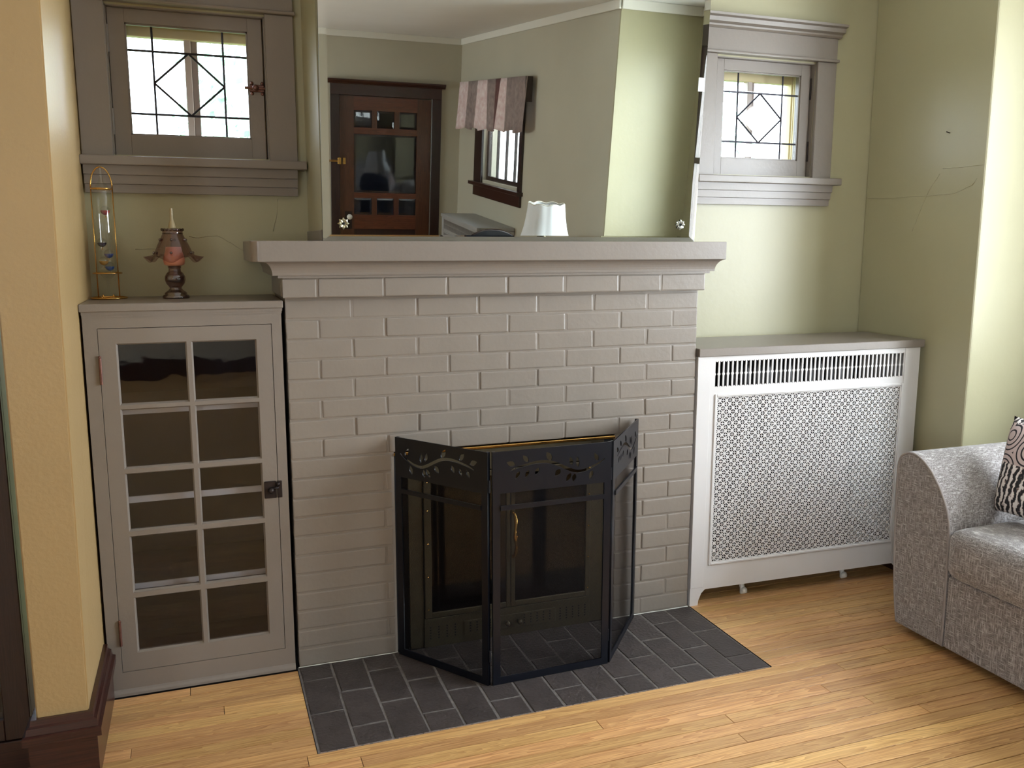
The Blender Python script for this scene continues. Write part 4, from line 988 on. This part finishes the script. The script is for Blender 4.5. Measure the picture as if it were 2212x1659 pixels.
def bev_pane(x0, x1, z0, z1):
    bm = NB(); e = 0.022; o_ = [(x0, z0), (x1, z0), (x1, z1), (x0, z1)]; i_ = [(x0+e, z0+e), (x1-e, z0+e), (x1-e, z1-e), (x0+e, z1-e)]
    A = [bm.verts.new((x, y1-0.016, z)) for x, z in o_]; I = [bm.verts.new((x, y1-0.012, z)) for x, z in i_]
    bm.faces.new(I[::-1])
    for i in range(4): bm.faces.new((A[(i+1) % 4], A[i], I[i], I[(i+1) % 4]))
    obj('pane', bm, M['glass_door'], leaf)
for a, b in px: bev_pane(a-0.005 if a < 1.45 else a-0.003, b+0.002, 1.678, 1.855); bev_pane(a-0.005 if a < 1.45 else a-0.003, b+0.002, 0.757, 0.937)
bev_pane(1.400, 2.083, 0.995, 1.612)
bm = NB(); tube(bm, [(1.345, y1, 0.735), (1.345, y1+0.035, 0.735)], 0.010, 10); ball(bm, (1.345, y1+0.055, 0.735), 0.030, 16, 12)
obj('door_knob', bm, M['white'], leaf, smooth=True)
obj('escutcheon', boxes([(1.300, y1, 0.60, 1.375, y1+0.004, 0.79)], bev=0.001), M['iron'], leaf)
bm = NB(); box(bm, 1.225, YD+0.022, 1.29, 1.262, YD+0.034, 1.36, bev=0.004); box(bm, 1.278, y1, 1.29, 1.312, y1+0.012, 1.36, bev=0.004); tube(bm, [(1.13, YD+0.04, 1.330), (1.25, YD+0.038, 1.330)], 0.004, 6); tube(bm, [(1.13, YD+0.04, 1.318), (1.25, YD+0.038, 1.318)], 0.004, 6)
obj('door_guard', bm, M['brass'], d1)
# vestibule behind the door
struct('wall_vestibule', boxes([(1.10, -8.10, 0, 2.40, -8.04, 2.4), (1.04, -8.04, 0, 1.10, -7.03, 2.4), (2.40, -8.04, 0, 2.46, -7.03, 2.4), (1.04, -8.10, 2.4, 2.46, -7.03, 2.46), (1.04, -8.10, -0.06, 2.46, -7.03, 0)]), mat('vestibule_blue_grey', (96, 104, 132), 0.6))
# window in the rear right wall (behind the valance)
w3 = struct('window_3')
for a, b in ((-4.88, -4.80), (-6.23, -5.98)): obj('casing', boxes([(XR-0.022, a, 1.20, XR, b, 2.10)], bev=0.002), cz, w3)
obj('head', boxes([(XR-0.024, -6.23, 2.10, XR, -4.80, 2.20)], bev=0.002), M['mahog'], w3)
obj('stool', boxes([(XR-0.060, -6.30, 1.165, XR+0.02, -4.77, 1.200)], bev=0.003), M['mahog'], w3)
obj('apron', boxes([(XR-0.022, -6.24, 1.060, XR, -4.80, 1.165)], bev=0.002), M['mahog'], w3)
ws = obj('sash', boxes([(XR+0.04, -5.98, 1.23, XR+0.075, -5.93, 2.10), (XR+0.04, -4.92, 1.23, XR+0.075, -4.88, 2.10), (XR+0.04, -5.93, 1.23, XR+0.075, -4.92, 1.27), (XR+0.04, -5.93, 2.06, XR+0.075, -4.92, 2.10)]+[(XR+0.045, y-0.009, 1.27, XR+0.07, y+0.009, 2.06) for y in (-5.68, -5.42, -5.17)]), cz, w3)
ys = [-5.93, -5.68, -5.42, -5.17, -4.92]
for a, b in zip(ys[:-1], ys[1:]): obj('pane', boxes([(XR+0.055, a+0.009, 1.27, XR+0.058, b-0.009, 2.06)]), M['glass'], ws)
# valance
def stripe_mat():
    m = bpy.data.materials.new('striped_valance_fabric'); m.use_nodes = True; t = m.node_tree; b = t.nodes['Principled BSDF']; b.inputs['Roughness'].default_value = 0.85
    co = t.nodes.new('ShaderNodeTexCoord'); sp = t.nodes.new('ShaderNodeSeparateXYZ'); t.links.new(co.outputs['Object'], sp.inputs[0])
    mr = t.nodes.new('ShaderNodeMapRange'); mr.inputs['From Min'].default_value = -6.62; mr.inputs['From Max'].default_value = -4.57; t.links.new(sp.outputs['Y'], mr.inputs['Value'])
    r = t.nodes.new('ShaderNodeValToRGB'); r.color_ramp.interpolation = 'CONSTANT'; e = r.color_ramp.elements
    P1, P2, P3 = srgb(214, 192, 190), srgb(140, 124, 120), srgb(92, 58, 56)
    e[0].position = 0; e[0].color = P1; e[1].position = 0.155; e[1].color = P2
    for p_, c_ in ((0.31, P1), (0.46, P2), (0.585, P3), (0.655, P1), (0.74, P2)): k = e.new(p_); k.color = c_
    n = t.nodes.new('ShaderNodeTexNoise'); n.inputs['Scale'].default_value = 22; n.inputs['Detail'].default_value = 3; t.links.new(co.outputs['Object'], n.inputs['Vector'])
    mx = t.nodes.new('ShaderNodeMix'); mx.data_type = 'RGBA'; mx.blend_type = 'OVERLAY'; mx.inputs['Factor'].default_value = 0.55
    t.links.new(mr.outputs[0], r.inputs[0]); t.links.new(r.outputs[0], mx.inputs['A']); t.links.new(n.outputs['Fac'], mx.inputs['B']); t.links.new(mx.outputs['Result'], b.inputs['Base Color']); return m
bm = NB(); vv = []; NY = 120
for i in range(NY+1):
    y = -6.62+2.05*i/NY; col_ = []
    for j in range(9):
        t = j/8; x = 2.475-0.018*math.sin(i*0.42)*t-0.012*math.sin(i*0.17+1)*t - 0.02*t; z = 2.19-t*(0.465+0.012*math.sin(i*0.30))
        col_.append(bm.verts.new((x, y, z)))
    vv.append(col_)
for i in range(NY):
    for j in range(8): bm.faces.new((vv[i][j], vv[i+1][j], vv[i+1][j+1], vv[i][j+1]))
v_ = thing('window_valance', 'short valance in pale pink and taupe stripes over the rear window, seen in the mirror', 'curtain', (2.5, -5.6, 2.19))
o = obj('fabric', bm, stripe_mat(), v_, smooth=True); md = o.modifiers.new('t', 'SOLIDIFY'); md.thickness = 0.003
obj('pelmet_board', boxes([(2.48, -6.60, 2.17, XR-0.026, -4.60, 2.185), (2.47, -4.605, 1.98, XR-0.026, -4.59, 2.19)]), cz, v_)
# frames of the bay window and of an added, unseen rear-left fill window
def big_window(n, axis, c, a, b, z0, z1, inward):
    w = struct('window_%d' % n); d0, d1_ = (c, c+0.05) ; m_ = M['mahog_v']; mid = (a+b)/2; zm = (z0+z1)/2
    def bx(p, q, za, zb): return (d0, p, za, d1_, q, zb) if axis == 'x' else (p, d0, za, q, d1_, zb)
    f = obj('sash', boxes([bx(a, a+0.06, z0, z1), bx(b-0.06, b, z0, z1), bx(a+0.06, b-0.06, z0, z0+0.07), bx(a+0.06, b-0.06, z1-0.06, z1), bx(mid-0.03, mid+0.03, z0+0.07, z1-0.06), bx(a+0.06, mid-0.03, zm-0.02, zm+0.02), bx(mid+0.03, b-0.06, zm-0.02, zm+0.02)]), m_, w)
    for p, q in ((a+0.06, mid-0.03), (mid+0.03, b-0.06)):
        for za, zb in ((z0+0.07, zm-0.02), (zm+0.02, z1-0.06)):
            g = (c+0.02, p, za, c+0.024, q, zb) if axis == 'x' else (p, c+0.02, za, q, c+0.024, zb)
            obj('pane', boxes([g]), M['glass'], f)
    s = inward*0.02; cc = c_in = (3.20 if n == 4 else (-2.80 if n == 5 else -6.87))
    def cx(p, q, za, zb): return (cc, p, za, cc+s, q, zb) if axis == 'x' else (p, cc, za, q, cc+s, zb)
    obj('casing', boxes([cx(a-0.11, a, z0-0.02, z1), cx(b, b+0.11, z0-0.02, z1), cx(a-0.11, b+0.11, z1, z1+0.13)], bev=0.002), m_, w)
    obj('stool', boxes([cx(a-0.14, b+0.14, z0-0.05, z0-0.02)]), m_, w)
big_window(5, 'x', -2.85, -6.35, -4.85, 0.65, 2.25, 1)
big_window(4, 'x', 3.205, -2.57, -0.87, 0.88, 2.36, -1)

# end table and table lamp between sofa and camera side (the shade shows in the mirror)
tx, ty = 2.00, -2.80
tb = thing('end_table', 'small dark wooden end table carrying the white-shaded lamp beyond the sofa', 'table', (tx, ty, 0))
bm = NB(); rg_, _ = lathe(bm, [(0.20, 0.54), (0.215, 0.545), (0.215, 0.56), (0.205, 0.565)], tx, ty, 0, 32); capring(bm, rg_[0], True); capring(bm, rg_[-1]); obj('tabletop', bm, M['mahog'], tb)
for k_ in range(4):
    a = PI/4+k_*PI/2; obj('leg', tube(NB(), [(tx+0.14*math.cos(a), ty+0.14*math.sin(a), 0.54), (tx+0.17*math.cos(a), ty+0.17*math.sin(a), 0.0)], [0.018, 0.012], 10), M['mahog_v'], tb)
obj('lower_shelf', boxes([(tx-0.12, ty-0.12, 0.18, tx+0.12, ty+0.12, 0.195)], bev=0.003), M['mahog'], tb)
lp = thing('table_lamp', 'table lamp with a scalloped white bell shade, seen in the mirror', 'lamp', (tx, ty, 0.565))
bm = NB(); rg_, _ = lathe(bm, [(0.07, 0.0), (0.072, 0.01), (0.05, 0.02), (0.02, 0.04), (0.03, 0.08), (0.055, 0.14), (0.05, 0.20), (0.02, 0.26), (0.012, 0.30), (0.010, 0.42)], tx, ty, 0.565, 24); capring(bm, rg_[0], True)
obj('base', bm, M['bronze'], lp, smooth=True)
def scal(r, z, a):
    c = abs(math.cos(4*a+0.2)); return r*(1-0.05*(1-c)), z+(0.012*(c-0.5) if (z > 0.70 or z < 0.44) else 0)
bm = NB(); lathe(bm, [(0.200, 0.42), (0.195, 0.44), (0.170, 0.50), (0.152, 0.56), (0.141, 0.62), (0.134, 0.67), (0.130, 0.71), (0.128, 0.718)], tx, ty, 0.565, 64, mod=scal)
o = obj('lamp_shade', bm, M['shade'], lp, smooth=True); md = o.modifiers.new('t', 'SOLIDIFY'); md.thickness = 0.003
bm = NB()
for k_ in range(8):
    a = 2*PI*k_/8+0.19+PI/8
    tube(bm, [(tx+r*math.cos(a), ty+r*math.sin(a), 0.565+z) for r, z in ((0.195, 0.44), (0.164, 0.50), (0.147, 0.56), (0.136, 0.62), (0.129, 0.67), (0.125, 0.71))], 0.002, 5)
obj('seams', bm, M['white'], o)
bm = NB(); tube(bm, [(tx+0.126*math.cos(a)*(1-0.05*(1-abs(math.cos(4*a+0.2)))), ty+0.126*math.sin(a)*(1-0.05*(1-abs(math.cos(4*a+0.2)))), 0.565+0.718+0.012*(abs(math.cos(4*a+0.2))-0.5)) for a in [2*PI*k_/64 for k_ in range(64)]], 0.004, 6, closed=True)
obj('trim_braid', bm, M['white'], o, smooth=True)
bm = NB(); tube(bm, [(tx-0.12, ty, 1.26), (tx+0.12, ty, 1.26)], 0.002, 6); tube(bm, [(tx, ty, 0.98), (tx, ty, 1.265)], 0.004, 6); obj('harp', bm, M['brass'], lp)
# chair whose curved back just shows in the mirror
cxx, cyy = 1.895, -3.62
chh = thing('dining_chair', 'dark chair with a curved top rail before the grey radiator cover, seen in the mirror', 'chair', (cxx, cyy, 0))
obj('seat', boxes([(cxx-0.22, cyy, 0.43, cxx+0.22, cyy+0.42, 0.47)], bev=0.012, seg=3), M['mahog'], chh)
for sx_ in (-1, 1):
    obj('leg', tube(NB(), [(cxx+sx_*0.19, cyy+0.03, 0.44), (cxx+sx_*0.20, cyy-0.03, 0.0)], 0.016, 8), M['mahog_v'], chh)
    obj('leg', tube(NB(), [(cxx+sx_*0.19, cyy+0.39, 0.44), (cxx+sx_*0.20, cyy+0.41, 0.0)], 0.016, 8), M['mahog_v'], chh)
bm = NB(); pts = [(-0.19, 0.46), (0.19, 0.46), (0.20, 0.80)]+[(0.20*math.cos(a), 0.90+0.105*math.sin(a)) for a in [PI*k_/14 for k_ in range(15)]]+[(-0.20, 0.80)]
prism(bm, [(cxx+x, z) for x, z in pts], 'y', cyy-0.01, cyy+0.02); obj('backrest', bm, M['black'], chh)
obj('back_frame', tube(NB(), [(cxx+x, cyy+0.005, z) for x, z in pts[1:]+[pts[0]]], 0.010, 8), M['mahog_v'], chh, smooth=True)

# the rear wall runs a little out of square: turn it, its door and its trims about the right rear corner
PV = Matrix.Translation((XR, -6.87, 0)) @ Matrix.Rotation(math.radians(3.1), 4, 'Z') @ Matrix.Translation((-XR, 6.87, 0))
for nm in ('wall_rear', 'door_1', 'trim_1', 'baseboard_rear', 'wall_vestibule'): bpy.data.objects[nm].matrix_world = PV
# ================================================================== outside
struct('ground', boxes([(-40, 0.9, -0.9, 40, 60, -0.6)]), M['grass'])
def tree(x, y, h, r, seed, label):
    rnd = random.Random(seed); t = thing('tree', label, 'tree', (x, y, -0.6))
    obj('trunk', tube(NB(), [(x, y, -0.6), (x+0.1, y, h*0.4), (x-0.1, y+0.1, h*0.8)], [0.16, 0.12, 0.05], 10), M['bark'], t, smooth=True)
    V = []; F = []
    for k_ in range(2600):
        while True:
            p = Vector((rnd.uniform(-1, 1), rnd.uniform(-1, 1), rnd.uniform(-1, 1)))
            if 0.35 < p.length < 1: break
        c = Vector((x, y, h*0.75))+Vector((p.x*r, p.y*r, p.z*r*1.1)); a = Vector((rnd.uniform(-1, 1), rnd.uniform(-1, 1), rnd.uniform(-1, 1))).normalized()*0.07; b = a.orthogonal().normalized()*0.06
        i = len(V); V += [c-a, c+b, c+a, c-b]; F.append((i, i+1, i+2, i+3))
    me = bpy.data.meshes.new('crown'); me.from_pydata([tuple(v) for v in V], [], F); obj('crown', me, M['leaf'], t, kind='stuff')
tree(1.2, 9.5, 4.2, 1.7, 1, 'leafy green tree beyond the left leaded window')
tree(4.6, 6.5, 3.6, 1.4, 2, 'leafy green tree beyond the right leaded window')
